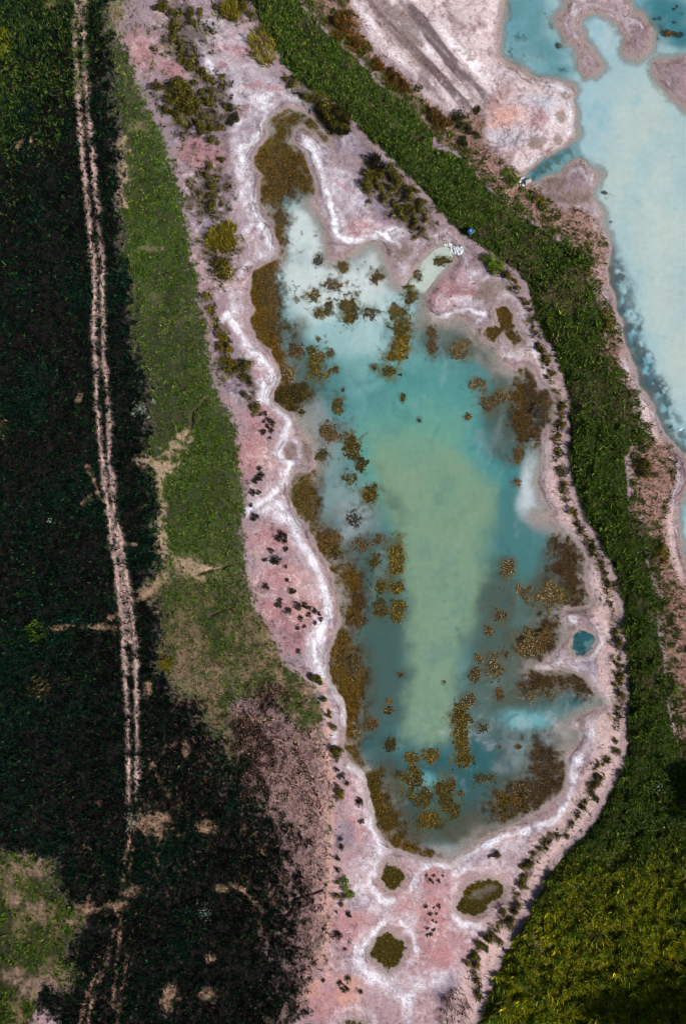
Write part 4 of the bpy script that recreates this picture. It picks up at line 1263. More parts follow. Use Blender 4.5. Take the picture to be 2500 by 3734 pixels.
def stems_mesh(seed, n=7, flat=0.75):
    r = np.random.default_rng(seed + 90)
    co, fa = [], []
    for i in range(n):
        a = r.uniform(0, 6.28)
        L = r.uniform(0.35, 0.8)
        p0 = np.array([r.uniform(-.08, .08), r.uniform(-.08, .08), -0.03])
        p1 = np.array([math.cos(a) * L * 0.8, math.sin(a) * L * 0.8, flat * r.uniform(0.5, 0.9)])
        b0 = len(co)
        for (p, w) in ((p0, 0.035), (p1, 0.012)):
            for j in range(3):
                co.append(p + np.array([math.cos(j * 2.094), math.sin(j * 2.094), 0]) * w)
        for j in range(3):
            k = (j + 1) % 3
            fa.append([b0 + j, b0 + k, b0 + 3 + k, b0 + 3 + j])
    return np.array(co), np.array(fa)


GREENS = {
    'o': ([(112, 100, 34), (84, 80, 30), (62, 60, 26), (44, 42, 26), (140, 126, 50)], [2, 3, 3, 2, 1]),        # olive
    'd': ([(52, 52, 30), (36, 38, 28), (74, 70, 32), (44, 34, 30)], [3, 3, 2, 1.5]),                          # dark
    'g': ([(104, 124, 38), (80, 100, 32), (56, 74, 26), (124, 136, 52)], [3, 3, 2, 1]),                        # fresh green
    'y': ([(146, 124, 28), (112, 98, 28), (84, 78, 26), (60, 56, 24)], [2, 3, 3, 1]),                          # yellow
    'r': ([(120, 82, 36), (96, 70, 32), (70, 56, 30), (54, 44, 30)], [2, 3, 2, 2]),                            # russet
}
WORD = {'o': 'olive', 'd': 'dark', 'g': 'fresh green', 'y': 'yellow green', 'r': 'russet'}
PROTO = {}
for key, (cols, wts) in GREENS.items():
    PROTO[key] = []
    for v in range(3):
        q, f, cc = leaf_cloud(560, cols, wts, 0.7 + 0.1 * v, 0.17, seed=ord(key) * 7 + v, lumps=5 + v)
        crown = raw_mesh('shrub_crown', q, f, 4, [M_SHRUB], cc)
        sc, sf = stems_mesh(ord(key) + v)
        PROTO[key].append((crown, raw_mesh('shrub_stem', sc, sf, 4, [M_STEM])))

SHRUB_SETS = [
    ('shrubs on the north west silt', 'shrub in the loose band along the north edge of the silt flat', 'A', 'o',
     '1100,60,50 1110,30,40 1180,100,35 1190,180,40 1180,260,40 1220,300,40 1230,410,30 1270,440,40 1300,470,35 1370,490,30 1400,530,30 1440,550,25 1520,525,35 1330,150,35 1370,90,30 1300,100,40 1480,60,35'),
    ('shrubs of the north west thicket', 'shrub in the spread out thicket west of the north arm', 'A', 'o',
     '1060,620,40 1110,605,40 1160,590,30 1210,560,50 1260,590,45 1320,575,30 1180,640,45 1240,650,50 1300,640,40 1380,640,40 1440,630,35 1150,700,40 1210,710,50 1280,700,50 1350,690,50 1420,700,40 '
     '1130,770,40 1200,780,50 1260,760,45 1330,780,50 1400,800,50 1230,830,30 1360,850,45 1430,870,45 1390,900,40 1440,940,35 1480,970,30 1500,880,30 1540,730,35'),
    ('shrubs above the reed clump', 'shrub of the straggling row above the yellow reed clump', 'A', 'o',
     '1510,1090,30 1430,1140,35 1410,1200,40 1440,1260,40 1370,1310,30 1420,1340,45 1470,1330,40 1450,1400,45 1510,1390,30'),
    ('shrubs by the round bare spot', 'single shrub standing alone on pink silt near the grass edge', 'A', 'd', '1070,555,20'),
    ('shrubs below the reed clump', 'shrub of the dense group just below the yellow reed clump', 'D', 'o', '1480,70,55 1545,100,60 1520,140,50 1535,45,45'),
    ('bank foot shrubs', 'shrub at the foot of the grass bank beside the north arm', 'B', 'o',
     '390,550,35 430,590,40 460,560,30 540,650,30 580,690,45 640,670,30 640,720,50 700,740,50 680,800,50 760,770,50 740,850,50 810,800,40 800,870,45'),
    ('shrubs of the mauve flat', 'shrub on the mauve flat between white crust and grass bank', 'B', 'o',
     '960,1180,40 1020,1170,40 940,1240,40 1000,1230,50 1060,1200,50 1120,1180,50 1170,1220,45 960,1290,40 1030,1280,50 1100,1290,50 1160,1270,45 1220,1290,50 1280,1300,40 1060,1350,35 1130,1380,35 1200,1370,45 '
     '1260,1360,45 1320,1370,40 1160,1430,40 1230,1430,45 1300,1430,45 1200,1490,40 1270,1500,40 1340,1490,40 1260,1560,35 1320,1580,35 1280,1620,30 970,1370,25'),
    ('north tip shrubs', 'shrub of the group where the silt meets the bank at the north edge', 'B', 'o', '30,30,50 110,60,40 150,120,40 50,130,45'),
    ('thicket fringe shrubs', 'shrub of the fringe between the thicket and white crust', 'B', 'd', '20,740,40 60,790,30 30,820,40'),
    ('rusty ridge shrubs', 'shrub on the rusty ridge between the bank and the streaked beach', 'B', 'r',
     '760,180,60 740,140,40 870,270,40 900,300,45 1010,430,40 1100,490,45 1150,540,50 1190,590,45 1380,770,40 1440,810,45'),
    ('beach corner shrubs', 'shrub in the corner between streaked beach and bank', 'C', 'd', '150,760,45 40,800,50 20,850,50 90,900,40 40,980,40 150,920,35'),
    ('lake outfall shrubs', 'shrub beside the white stones at the lake inlet', 'C', 'g', '350,1180,40 395,1235,42 450,1290,34'),
    ('lone shrub south of the outfall', 'shrub alone on pink ground south of the lake inlet stones', 'C', 'y', '575,1360,42'),
    ('west rim shrubs', 'shrub strung along the rim between grass edge and west shore', 'D', 'y', '1420,280,45 1430,380,35 1520,560,40 1500,620,35 1540,640,50 1550,720,45 1540,790,35'),
    ('west bend shrubs', 'shrub near the sharp bend of the west shore', 'E', 'o', '20,740,40 60,800,35 100,770,40 140,760,35 110,830,35 160,880,25 130,950,35 190,1060,35 165,1030,25'),
    ('dotted west shrubs', 'small shrub dotted on pink silt behind the little bay', 'E', 'd', '250,1080,18 290,1120,22 250,1130,18 310,1150,22 270,1170,22 300,1200,20 250,1210,20 290,1240,20 220,1450,28 190,1530,28 230,1510,30 180,1620,30 210,1610,25 160,1700,25'),
    ('red flat shrubs', 'small shrub scattered on the reddish flat inside the white shore', 'H', 'd',
     '180,40,30 370,180,28 340,190,22 390,200,20 300,270,25 400,270,20 255,335,18 340,340,30 310,350,20 390,385,18 255,525,25 445,560,35 410,480,20 345,640,38 360,610,28 410,690,25 490,655,25 520,650,30 550,660,28 590,680,22 '
     '620,710,20 630,740,20 500,740,20 520,790,22 480,800,18 600,770,20 560,720,20 490,965,22'),
    ('south west rim shrubs', 'shrub on the narrow rim beside the south west shore', 'H', 'o', '615,1155,45 590,1140,25 660,1300,30 690,1370,25 690,1400,25 710,1480,35 745,1650,50 740,1620,45 750,1690,35'),
    ('south rim shrubs', 'shrub along the trodden strip at the south west shore', 'K', 'd', '740,30,25 770,60,35 810,110,30 890,220,28 900,255,22 910,370,18 770,490,25 770,540,28 745,630,22 760,700,22'),
    ('yellow rim shrubs', 'shrub leaning on the strip above the south west crust', 'K', 'y', '760,150,35 765,200,30'),
    ('crust shrubs', 'bushy shrub of the pair beside the cracked white crust', 'K', 'g', '800,780,45 820,840,50 825,880,30'),
    ('crust olive shrubs', 'shrub tucked against the bright bushes by the crust', 'K', 'o', '790,890,40 745,880,40 745,790,25 770,930,25'),
    ('south dots', 'small shrub on the pink ground west of the lower round pool', 'K', 'd', '735,990,18 820,1010,28 740,1150,30 795,1245,20 650,1450,25 760,1470,25 820,1450,35 800,1500,28 900,1530,28'),
    ('upper dot cluster', 'tiny shrub of the cluster between the two upper round pools', 'K', 'd', '1350,740,14 1390,790,16 1400,740,12 1380,770,18 1460,745,14 1430,780,12'),
    ('lower dot cluster', 'tiny shrub of the long cluster west of the oval pool', 'K', 'd', '1350,950,14 1400,960,14 1430,950,14 1380,1000,14 1420,1000,14 1390,1050,14 1420,1060,14 1360,1100,16 1400,1110,16 1380,1140,18 1350,1150,16'),
    ('shrubs of the south east belt', 'shrub of the belt between crust and lower path', 'L', 'o',
     '780,390,22 740,450,25 690,460,30 650,470,25 600,490,22 560,570,35 530,590,30 500,640,35 480,690,35 470,740,35 450,820,30 430,960,35 400,1000,30 390,1060,35 330,1000,35 '
     '210,1150,45 240,1120,35 280,1180,30 180,1190,35 200,1220,35 110,1280,35 120,1320,40 80,1350,35 150,1330,30 150,1450,30 140,1550,30'),
    ('shrubs at the south east bend', 'big shrub at the bend of the east path', 'L', 'o', '960,60,35 970,100,40 950,130,35 910,200,30 950,210,30 880,260,22'),
    ('tuft on the south crust', 'shrub of the tuft on pink crust under the south shore', 'L', 'r', '290,580,20 270,620,20 300,600,20 240,610,16'),
    ('east path shrubs', 'shrub in the line along the east path', 'I', 'o',
     '800,20,22 850,125,22 900,200,25 930,250,28 960,310,30 1000,370,22 1010,440,25 1030,500,28 1050,560,28 1060,650,22 1075,720,20 1070,810,25 1080,900,30 1100,940,30 1110,1010,30 1100,1050,28 1110,1150,30 1100,1170,25 1110,1230,30 '
     '1100,1270,30 1090,1350,25 1110,1390,25 1100,1470,28 1090,1570,28 1080,1620,30 1030,1700,30 970,1740,22'),
    ('culvert shrubs', 'shrub on the rim south of the white stone pile', 'F', 'g', '250,60,50 230,100,40 280,90,45 200,40,35'),
    ('north east rim shrubs', 'shrub on the rim below the stone pile bend', 'F', 'o', '370,140,30 390,180,30 400,210,25 465,325,35 490,330,25 520,500,20 560,620,25 580,650,25 610,690,25 600,730,25 620,840,22'),
    ('east bay shrubs', 'shrub between the dark east bay and the path', 'F', 'y', '685,920,25 720,1030,22 720,1080,28 715,1130,28 690,1220,25 670,1270,22 690,1370,22 700,1440,25 740,1620,22 775,1730,28'),
    ('headland shrubs', 'shrub on the rounded headland by the lake', 'F', 'o', '1260,1430,50 1290,1470,40 1240,1470,35 1360,1510,25'),
    ('lake bank shrubs', 'shrub at the top of the lake bank', 'F', 'y', '890,150,25 1000,400,25 1050,480,35 1010,520,30'),
    ('south lake shrubs', 'shrub standing by the narrow south bay of the lake', 'I', 'y', '1410,260,40 1430,300,35 1440,340,30'),
    ('lone bank shrub', 'shrub alone on the pale stubble right of the bank', 'I', 'g', '1490,1230,32'),
]
all_sh = []
for grp, lab, k, key, data in SHRUB_SETS:
    for t in data.split():
        x, y, r = (float(q) for q in t.split(','))
        if k in 'IF' and 'path' in grp + lab and random.random() < 0.35:
            continue
        if k in 'IFL':
            x, y = x + random.uniform(-14, 14), y + random.uniform(-18, 18)
        sx, sy = c2s(k, x, y)
        all_sh.append((r, sx, sy, key, grp, lab))
all_sh.sort(key=lambda q: -q[0])
rest_V, rest_F, rest_C, nv = [], [], [], 0
made = {}
for i, (r, sx, sy, key, grp, lab) in enumerate(all_sh):
    p = ground(sx, sy)
    rad = r * CS * MPP * random.choice((0.85, 1.0, 1.1, 1.3, 1.5))
    crown, stem = PROTO[key][i % 3]
    hgt = rad * random.uniform(0.75, 1.05)
    rz = random.uniform(0, 6.28)
    if i < 300:
        word = WORD[key]
        o = bpy.data.objects.new('shrub', None)
        COLL.objects.link(o)
        o.location = p
        o['label'] = f'{word} {lab}'
        o['category'] = 'shrub'
        o['group'] = grp
        for nm, m_ in (('crown', crown), ('stem', stem)):
            c = bpy.data.objects.new(nm, m_)
            COLL.objects.link(c)
            c.parent = o
            c.scale = (rad, rad, hgt)
            c.rotation_euler = (0, 0, rz)
    else:
        n = len(crown.vertices)
        co = np.empty(n * 3, np.float32)
        crown.vertices.foreach_get('co', co)
        co = co.reshape(-1, 3) * np.array([rad, rad, hgt])
        tc = np.empty(n * 4, np.float32)
        crown.attributes['tint'].data.foreach_get('color', tc)
        rest_V.append(co + np.array(p))
        rest_C.append(tc.reshape(-1, 4)[:, :3])
        rest_F.append(np.arange(n).reshape(-1, 4) + nv)
        nv += n
if rest_V:
    link('low_scrub', raw_mesh('low_scrub', np.concatenate(rest_V), np.concatenate(rest_F), 4, [M_SHRUB], np.concatenate(rest_C)),
         'tiny scattered scrub plants on the silt', 'scrub', kind='stuff')


# ------------------------------------------------------------------ reed clumps
def reeds(spec, rot, n, h, pal, label, lean_dir=None, name='reed_clump'):
    k = spec[0]
    cx, cy, rx, ry = (float(q) for q in spec[1:].split(','))
    sx, sy = c2s(k, cx, cy)
    base = ground(sx, sy)
    a = rng.uniform(0, 6.283, n)
    r = np.sqrt(rng.random(n))
    u, v = rx * CS * r * np.cos(a), ry * CS * r * np.sin(a)
    t = math.radians(rot)
    px, py = sx + u * math.cos(t) - v * math.sin(t), sy + u * math.sin(t) + v * math.cos(t)
    V, C = tufts(px, py, h, 0.07, pal, blades=4, spread=0.25, lean=0.35)
    V = V - np.array(base)
    me = raw_mesh(name, V, np.arange(len(V)).reshape(-1, 3), 3, [M_GRASS], C)
    return link(name, me, label, 'reeds', loc=base)


reeds('A1510,1605,115,60', -36, 420, 1.7, 'reed', 'tall yellow reed clump leaning on silt near the meadow edge')
reeds('A1550,1670,70,40', -30, 160, 1.3, 'reed', 'pale lower part of reeds hanging below the yellow reed clump')
reeds('B240,330,85,135', -20, 260, 1.3, 'reed', 'yellow reed stand beside the bank foot at the white crust')
reeds('B720,810,140,75', 42, 520, 1.3, 'dark', 'dark reeds along the bank foot above the thin spur of water')
reeds('B1010,1120,60,50', 40, 120, 1.4, 'dark', 'sparse dark stalks rising from the white crust tip')
reeds('B30,80,60,60', 0, 200, 1.2, 'reed', 'yellow reed tuft at the north end of the silt')
reeds('L-10,1640,110,140', 10, 110, 1.2, 'stubble', 'tall dark reeds on the pale crust at the south edge')
reeds('L340,990,90,80', 30, 60, 0.9, 'stubble', 'dark stalks between the oval pool and the lower path')
reeds('G275,1200,75,85', 0, 90, 0.9, 'dry', 'pale yellow grass clump alone in the dark heath')
reeds('G255,820,70,70', 0, 110, 0.9, 'lawn', 'faint green grass clump in the heath west of the crossing')
reeds('G1140,1050,40,45', 0, 130, 0.8, 'reed', 'yellow weeds at the foot of the small grey bare patch')
reeds('A15,300,60,110', 0, 150, 0.7, 'olive', 'yellow green weeds at the north west corner of the heath')
reeds('D35,1190,60,70', 0, 50, 0.8, 'dry', 'thin yellow stalks at the west edge of the heath')
reeds('F1330,170,22,20', 0, 50, 0.5, 'dry', 'small round tussock standing out in the milky lake')

# ------------------------------------------------------------------ floating weed mats, each one a thing
M_WEED = plant_material('pond_weed', 'obj', 0.4, 0.1)
WEED = {
    'y': [(126, 100, 32), (104, 84, 30), (78, 66, 28), (52, 48, 28), (156, 126, 42)],
    'o': [(112, 92, 34), (88, 74, 32), (64, 58, 30), (44, 46, 34), (132, 104, 40)],
    'b': [(90, 68, 36), (72, 56, 32), (54, 46, 30), (112, 86, 46)],
    't': [(136, 112, 72), (108, 90, 54), (84, 72, 44), (60, 54, 38), (164, 138, 98)],
    'k': [(54, 56, 48), (70, 64, 48), (40, 44, 42), (88, 74, 52)],
}
WWORD = {'y': 'yellow', 'o': 'olive', 'b': 'brown', 't': 'tan', 'k': 'grey brown'}


def weed_mat(k, cx, cy, rx, ry, c, dens, label, level=0.015):
    sx, sy = c2s(k, cx, cy)
    A, B_ = rx * CS * MPP, ry * CS * MPP
    n0 = int(4 * A * B_ * 250)
    R = np.random.default_rng(int(sx * 7 + sy))
    u, v = R.uniform(-1.9, 1.9, n0), R.uniform(-1.9, 1.9, n0)
    X, Y = u * A, v * B_
    q = 1 - np.sqrt(u * u + v * v)
    q = q - 0.9 * np.maximum(-q, 0)
    nx, ny = sx + X / MPP, sy - Y / MPP
    ws = max(0.5, 0.75 * max(A, B_))
    wq = 0.75 * fbm(nx, ny, ws, 4, 40, 0.65) + 0.2 * fbm(nx, ny, 0.4, 2, 41)
    if max(A, B_) < 0.5:
        wq = wq * 0.3 + 0.1
    m = ss(-0.35, 0.55, q + wq + (dens - 0.8) * 0.35)
    lum = ss(-0.6, 0.7, fbm(nx, ny, 0.6, 2, 44))
    keep = R.random(n0) < m * (0.3 + 0.7 * lum) * min(1.0, 0.35 + 0.65 * dens)
    keep &= bil(sd_water, nx, ny) > 0.1
    X, Y = X[keep], Y[keep]
    n = len(X)
    if n < 6:
        return
    x0, y0 = world(sx, sy, level)
    bump_ = 0.10 * (fbm(nx[keep], ny[keep], 0.5, 2, 46) * 0.5 + 0.5) * m[keep]
    Zp = bump_ * R.uniform(0.2, 1.2, n)
    s = R.uniform(0.04, 0.12, n)
    a = R.uniform(0, 6.283, n)
    tx = np.stack([np.cos(a), np.sin(a), R.normal(0, 0.35, n)], -1) * s[:, None]
    ty = np.stack([-np.sin(a), np.cos(a), R.normal(0, 0.35, n)], -1) * (s * R.uniform(0.5, 1, n))[:, None]
    p = np.stack([X, Y, Zp + 0.03], -1)
    V = np.stack([p - tx, p - ty, p + tx, p + ty], 1).reshape(-1, 3)
    V[:, 2] = np.maximum(V[:, 2], 0.003)
    cols = np.array([lin(*q_) for q_ in WEED[c]])
    cc = cols[R.integers(0, len(cols), n)] * np.exp(R.normal(0, 0.3, n))[:, None]
    # the soaked body of the mat just above the surface
    gs = 0.11
    ux, uy = np.meshgrid(np.arange(-1.8 * A, 1.8 * A, gs), np.arange(-1.8 * B_, 1.8 * B_, gs))
    bx, by = sx + ux / MPP, sy - uy / MPP
    qb = 1 - np.sqrt((ux / A) ** 2 + (uy / B_) ** 2) + 0.75 * fbm(bx, by, ws, 4, 40, 0.65) + 0.30 * fbm(bx, by, 0.4, 2, 41) + (dens - 0.8) * 0.35
    on = (qb > 0.22) & (bil(sd_water, bx, by) > 0.1) & (R.random(qb.shape) < 0.45 + 0.5 * min(dens, 1))
    jx, jy = ux[on] + R.uniform(-.05, .05, on.sum()), uy[on] + R.uniform(-.05, .05, on.sum())
    nb = len(jx)
    hs = R.uniform(0.06, 0.11, nb)
    aa = R.uniform(0, 6.283, nb)
    pb = np.stack([jx, jy, R.uniform(0.004, 0.02, nb)], -1)
    t1 = np.stack([np.cos(aa) * hs, np.sin(aa) * hs, aa * 0], -1)
    t2 = np.stack([-np.sin(aa) * hs, np.cos(aa) * hs, aa * 0], -1)
    Vb = np.stack([pb - t1, pb - t2, pb + t1, pb + t2], 1).reshape(-1, 3)
    cb = cols[R.integers(2, 4, nb)] * 0.8 * np.exp(R.normal(0, 0.2, nb))[:, None]
    V = np.concatenate([V, Vb])
    cc = np.concatenate([cc, cb])
    n += nb
    # rooted stems under the surface tie the tufts together
    allp = np.concatenate([p, pb])
    _, first = np.unique(np.round(allp[:, 0] / 0.3) * 1000 + np.round(allp[:, 1] / 0.3), return_index=True)
    ns = len(first)
    if ns > 0:
        tip = allp[first].copy()
        mid = p[np.argmin(((p[:, :2]) ** 2).sum(1))]
        tip[:, 2] = np.minimum(tip[:, 2], 0.005)
        c0 = np.repeat(np.array([[mid[0], mid[1], -0.35]]), ns, 0)
        wd = np.array([0.006, 0.006, 0])
        Vs = np.stack([c0 - wd, c0 + wd, tip + wd, tip - wd], 1).reshape(-1, 3)
        V = np.concatenate([V, Vs])
        cc = np.concatenate([cc, np.repeat(cols[3][None] * 0.5, ns, 0)])
        n += ns
    me = raw_mesh('weed_mat', V, np.arange(4 * n).reshape(-1, 4), 4, [M_WEED], np.repeat(cc, 4, 0))
    link('weed_mat', me, label, 'weed mat', 'weed mats floating on the pond', loc=(float(x0), float(y0), level))


for ln in MATS.strip().split('\n'):
    d, lab = ln.split('|')
    f = d.split()
    weed_mat(f[0], *(float(q) for q in f[1:5]), f[5], float(f[6]), lab)
weed_mat('C', 1450, 228, 34, 16, 'b', 1.6, 'long dark brown weed raft on the far lake corner')

# submerged weed standing on the floors of the brown shallows
V, C = [], []
x, y = scatter(brown ** 2.2 * (sd_water > 0.3), 14, (700, 300, 2300, 3734))
n = len(x)
z = bil(Z, x, y)
zz = np.minimum(z + rng.uniform(0.03, 0.25, n), 0.02)
X, Y = world(x, y, 0)
a = rng.uniform(0, 6.283, n)
s = rng.uniform(0.05, 0.16, n)
t1 = np.stack([np.cos(a) * s, np.sin(a) * s, rng.normal(0, .3, n) * s], -1)
t2 = np.stack([-np.sin(a) * s * .7, np.cos(a) * s * .7, rng.normal(0, .3, n) * s], -1)
p = np.stack([X, Y, zz], -1)
V = np.stack([p - t1, p - t2, p + t1, p + t2], 1).reshape(-1, 3)
east = x > 1900
cs_w = np.array([lin(*q_) for q_ in ((104, 74, 20), (78, 60, 18), (56, 46, 18), (40, 34, 16), (122, 88, 34))])
cs_e = np.array([lin(*q_) for q_ in ((72, 54, 34), (54, 44, 30), (40, 34, 26), (92, 70, 46), (60, 56, 40))])
ci = rng.integers(0, 5, n)
cc = np.where(east[:, None], cs_e[ci], cs_w[ci]) * np.exp(rng.normal(0, .22, n))[:, None]
link('shallow_water_weed', raw_mesh('shallow_water_weed', V, np.arange(4 * n).reshape(-1, 4), 4, [M_WEED], np.repeat(cc, 4, 0)),
     'brown weed covering the floor of the clear shallows and pools', 'water weed', kind='stuff')

# loose weed drifting between the mats
zone_w = blobs('E740,1260,170,150 560,640,140,130 640,320,230,150 900,130,160,110 H1050,260,130,170 1050,600,120,150 900,760,90,160 I260,1000,160,130 560,1220,200,100 150,1480,170,80 60,1560,110,150 '
               'K1350,260,240,180 L240,180,240,130 300,60,210,70 F200,930,220,130 420,1200,90,200 I480,560,230,120', N3, 0.6)
zone_w = zone_w * ss(-0.05, 0.8, N1b + 0.5 * N3b + 0.4 * N03) * (sd_pond > 0.4)
x, y = scatter(zone_w, 9, (800, 900, 2300, 3200))
n = len(x)
X, Y = world(x, y, 0)
a = rng.uniform(0, 6.283, n)
s_ = rng.uniform(0.03, 0.11, n)
t1 = np.stack([np.cos(a) * s_, np.sin(a) * s_, rng.normal(0, .25, n) * s_], -1)
t2 = np.stack([-np.sin(a) * s_ * .7, np.cos(a) * s_ * .7, rng.normal(0, .25, n) * s_], -1)
p = np.stack([X, Y, rng.uniform(0.012, 0.05, n)], -1)
V = np.stack([p - t1, p - t2, p + t1, p + t2], 1).reshape(-1, 3)
V[:, 2] = np.maximum(V[:, 2], 0.004)
cw = np.array([lin(*q_) for q_ in ((92, 72, 36), (66, 56, 32), (48, 50, 40), (112, 92, 46), (60, 66, 58))])[rng.integers(0, 5, n)] * np.exp(rng.normal(0, .25, n))[:, None]
link('drifting_weed', raw_mesh('drifting_weed', V, np.arange(4 * n).reshape(-1, 4), 4, [M_WEED], np.repeat(cw, 4, 0)),
     'fine specks of weed drifting between the mats', 'water weed', kind='stuff')

# ------------------------------------------------------------------ white flowers
def flowers(spec, n, label):
    k = spec[0]
    cx, cy, rx, ry = (float(q) for q in spec[1:].split(','))
    sx, sy = c2s(k, cx, cy)
    base = ground(sx, sy)
    px = sx + rng.normal(0, rx * CS * 0.5, n)
    py = sy + rng.normal(0, ry * CS * 0.5, n)
    z = bil(Z, px, py) + rng.uniform(0.3, 0.55, n)
    X, Y = world(px, py, z)
    s = rng.uniform(0.03, 0.075, n)
    p = np.stack([X, Y, z], -1) - np.array(base)
    ang = np.linspace(0, 6.283, 7)[:-1]
    V = [p[:, None, :] + np.stack([np.cos(ang)[None] * s[:, None], np.sin(ang)[None] * s[:, None], (ang * 0)[None] + rng.normal(0, .02, (n, 6))], -1)]
    V = V[0].reshape(-1, 3)
    F = np.arange(n * 6).reshape(-1, 6)
    c = np.repeat(lin(176, 192, 172)[None] * np.exp(rng.normal(0, .15, n))[:, None], 6, 0)
    st = np.stack([p + np.array([-.01, 0, 0]), p + np.array([.01, 0, 0]), p - np.array([0, 0, .4])], 1).reshape(-1, 3)
    o = link('flower_patch', raw_mesh('flower_heads', V, F, 6, [M_GRASS], c), label, 'flowers', loc=base)
    link('stalk', raw_mesh('flower_stalks', st, np.arange(n * 3).reshape(-1, 3), 3, [M_GRASS], np.repeat(lin(60, 80, 40)[None], n * 3, 0)), parent=o)


flowers('D955,1045,60,45', 120, 'drift of white flowers beside the dark strip right of the track')
flowers('D1045,1000,20,20', 30, 'few white flowers up right of the larger white drift')
flowers('D1010,1105,14,14', 16, 'few white flowers below the larger white drift')
flowers('D905,1080,14,18', 20, 'tight knot of white flowers left of the larger drift')
flowers('J895,380,50,80', 110, 'white flowers where the wheel track fades out')
flowers('J1390,1000,45,50', 60, 'white flowers in the dark heath near the south')
flowers('G340,70,20,20', 22, 'small cluster of white flowers in the western heath')
flowers('L1380,150,40,40', 40, 'pale flowers in the dark scrub at the east edge')

# ------------------------------------------------------------------ white stones at the two culverts
M_STONE = plain('white_stone', (206, 210, 214), 0.85, 0.2)
M_STONE_D = plain('stained_stone', (138, 112, 82), 0.9, 0.3)


def stone_mesh(seed, mat):
    r = np.random.default_rng(seed)
    import bmesh
    bm = bmesh.new()
    bmesh.ops.create_icosphere(bm, subdivisions=1, radius=1)
    for v in bm.verts:
        v.co *= r.uniform(0.7, 1.15)
        v.co.z *= 0.7
    me = bpy.data.meshes.new('stone')
    bm.to_mesh(me)
    bm.free()
    me.materials.append(mat)
    return me


STONES = [stone_mesh(i, M_STONE) for i in range(5)]
STONES_D = [stone_mesh(20 + i, M_STONE_D) for i in range(3)]


def stone_pile(pts, n, label, group, meshes, lo=0.10, hi=0.24):
    for i in range(n):
        cx, cy, rx, ry = pts[i % len(pts)]
        a, r = random.uniform(0, 6.28), math.sqrt(random.random())
        sx, sy = cx + rx * r * math.cos(a), cy + ry * r * math.sin(a)
        p = ground(sx, sy)
        s = random.uniform(lo, hi)
        p.z = max(p.z, -0.05) + s * 0.3 + 0.05 * random.random()
        o = link('stone', meshes[i % len(meshes)], label, 'stone', group, loc=p)
        o.scale = (s, s * random.uniform(0.8, 1.2), s)
        o.rotation_euler = (random.uniform(-.4, .4), random.uniform(-.4, .4), random.uniform(0, 6.28))


stone_pile([(1662, 910, 24, 13), (1655, 914, 18, 16), (1632, 894, 16, 7), (1672, 918, 14, 12)], 95, 'white stone in the heap at the head of the narrow inlet', 'white stones at the inlet head', STONES)
stone_pile([(1630, 902, 18, 8), (1645, 945, 9, 7)], 18, 'brown stained stone at the water side of the inlet heap', 'stained stones at the inlet', STONES_D, 0.08, 0.17)
stone_pile([(1904, 668, 13, 11), (1912, 660, 10, 12), (1900, 655, 7, 8)], 55, 'white stone in the smaller heap at the lake channel', 'white stones at the lake channel', STONES)

# ------------------------------------------------------------------ sluice box and culvert pipe
M_BLUE = plain('blue_paint', (34, 84, 128), 0.5, 0.12)
M_PALE = plain('pale_metal', (176, 190, 200), 0.45, 0.1)
M_CONC = plain('grey_concrete', (150, 148, 144), 0.9, 0.15)
M_HOLE = plain('pipe_shade_panel', (14, 18, 20), 0.9, 0.1)


def bm_obj(name, bm, mat, parent=None, loc=(0, 0, 0), **kw):
    me = bpy.data.meshes.new(name)
    bm.to_mesh(me)
    bm.free()
    me.materials.append(mat)
    return link(name, me, loc=loc, parent=parent, **kw)


import bmesh
from mathutils import Matrix


def box_bm(cx, cy, cz, sx, sy, sz, bev=0.02):
    bm = bmesh.new()
    bmesh.ops.create_cube(bm, size=1, matrix=Matrix.Translation((cx, cy, cz)) @ Matrix.Diagonal((sx, sy, sz, 1)))
    if bev:
        bmesh.ops.bevel(bm, geom=bm.edges[:], offset=bev, segments=2, affect='EDGES')
    return bm


bp = ground(1713, 849)
sb = bpy.data.objects.new('sluice_box', None)
COLL.objects.link(sb)
sb.location = bp
sb.rotation_euler = (0, 0, math.radians(42))
sb['label'] = 'blue metal box with a pale hatch on the grass bank edge'
sb['category'] = 'box'
bm_obj('body', box_bm(0, 0, 0.42, 0.92, 0.78, 0.94), M_BLUE, sb)
bm_obj('lid', box_bm(0, 0, 0.925, 1.0, 0.86, 0.06, 0.01), M_BLUE, sb)
bm_obj('hatch', box_bm(-0.05, 0.02, 0.972, 0.26, 0.24, 0.03, 0.008), M_PALE, sb)
bm_obj('rim', box_bm(0.05, -0.455, 0.93, 0.98, 0.035, 0.07, 0.008), M_PALE, sb)

pp = ground(1921, 663)
pipe = bpy.data.objects.new('culvert_pipe', None)
COLL.objects.link(pipe)
pipe.location = (pp.x, pp.y, 0.05)
pipe.rotation_euler = (0, 0, math.radians(25))
pipe['label'] = 'dark culvert pipe mouth among white stones at the lake channel'
pipe['category'] = 'pipe'


def tube_bm(r0, r1, L):
    bm = bmesh.new()
    N = 20
    rings = []
    for (x, r) in ((0, r1), (L, r1), (L, r0), (0, r0)):
        rings.append([bm.verts.new((x, r * math.cos(i * 6.2832 / N), 0.3 + r * math.sin(i * 6.2832 / N))) for i in range(N)])
    for a in range(4):
        A, B_ = rings[a], rings[(a + 1) % 4]
        for i in range(N):
            bm.faces.new((A[i], A[(i + 1) % N], B_[(i + 1) % N], B_[i]))
    bmesh.ops.recalc_face_normals(bm, faces=bm.faces)
    return bm


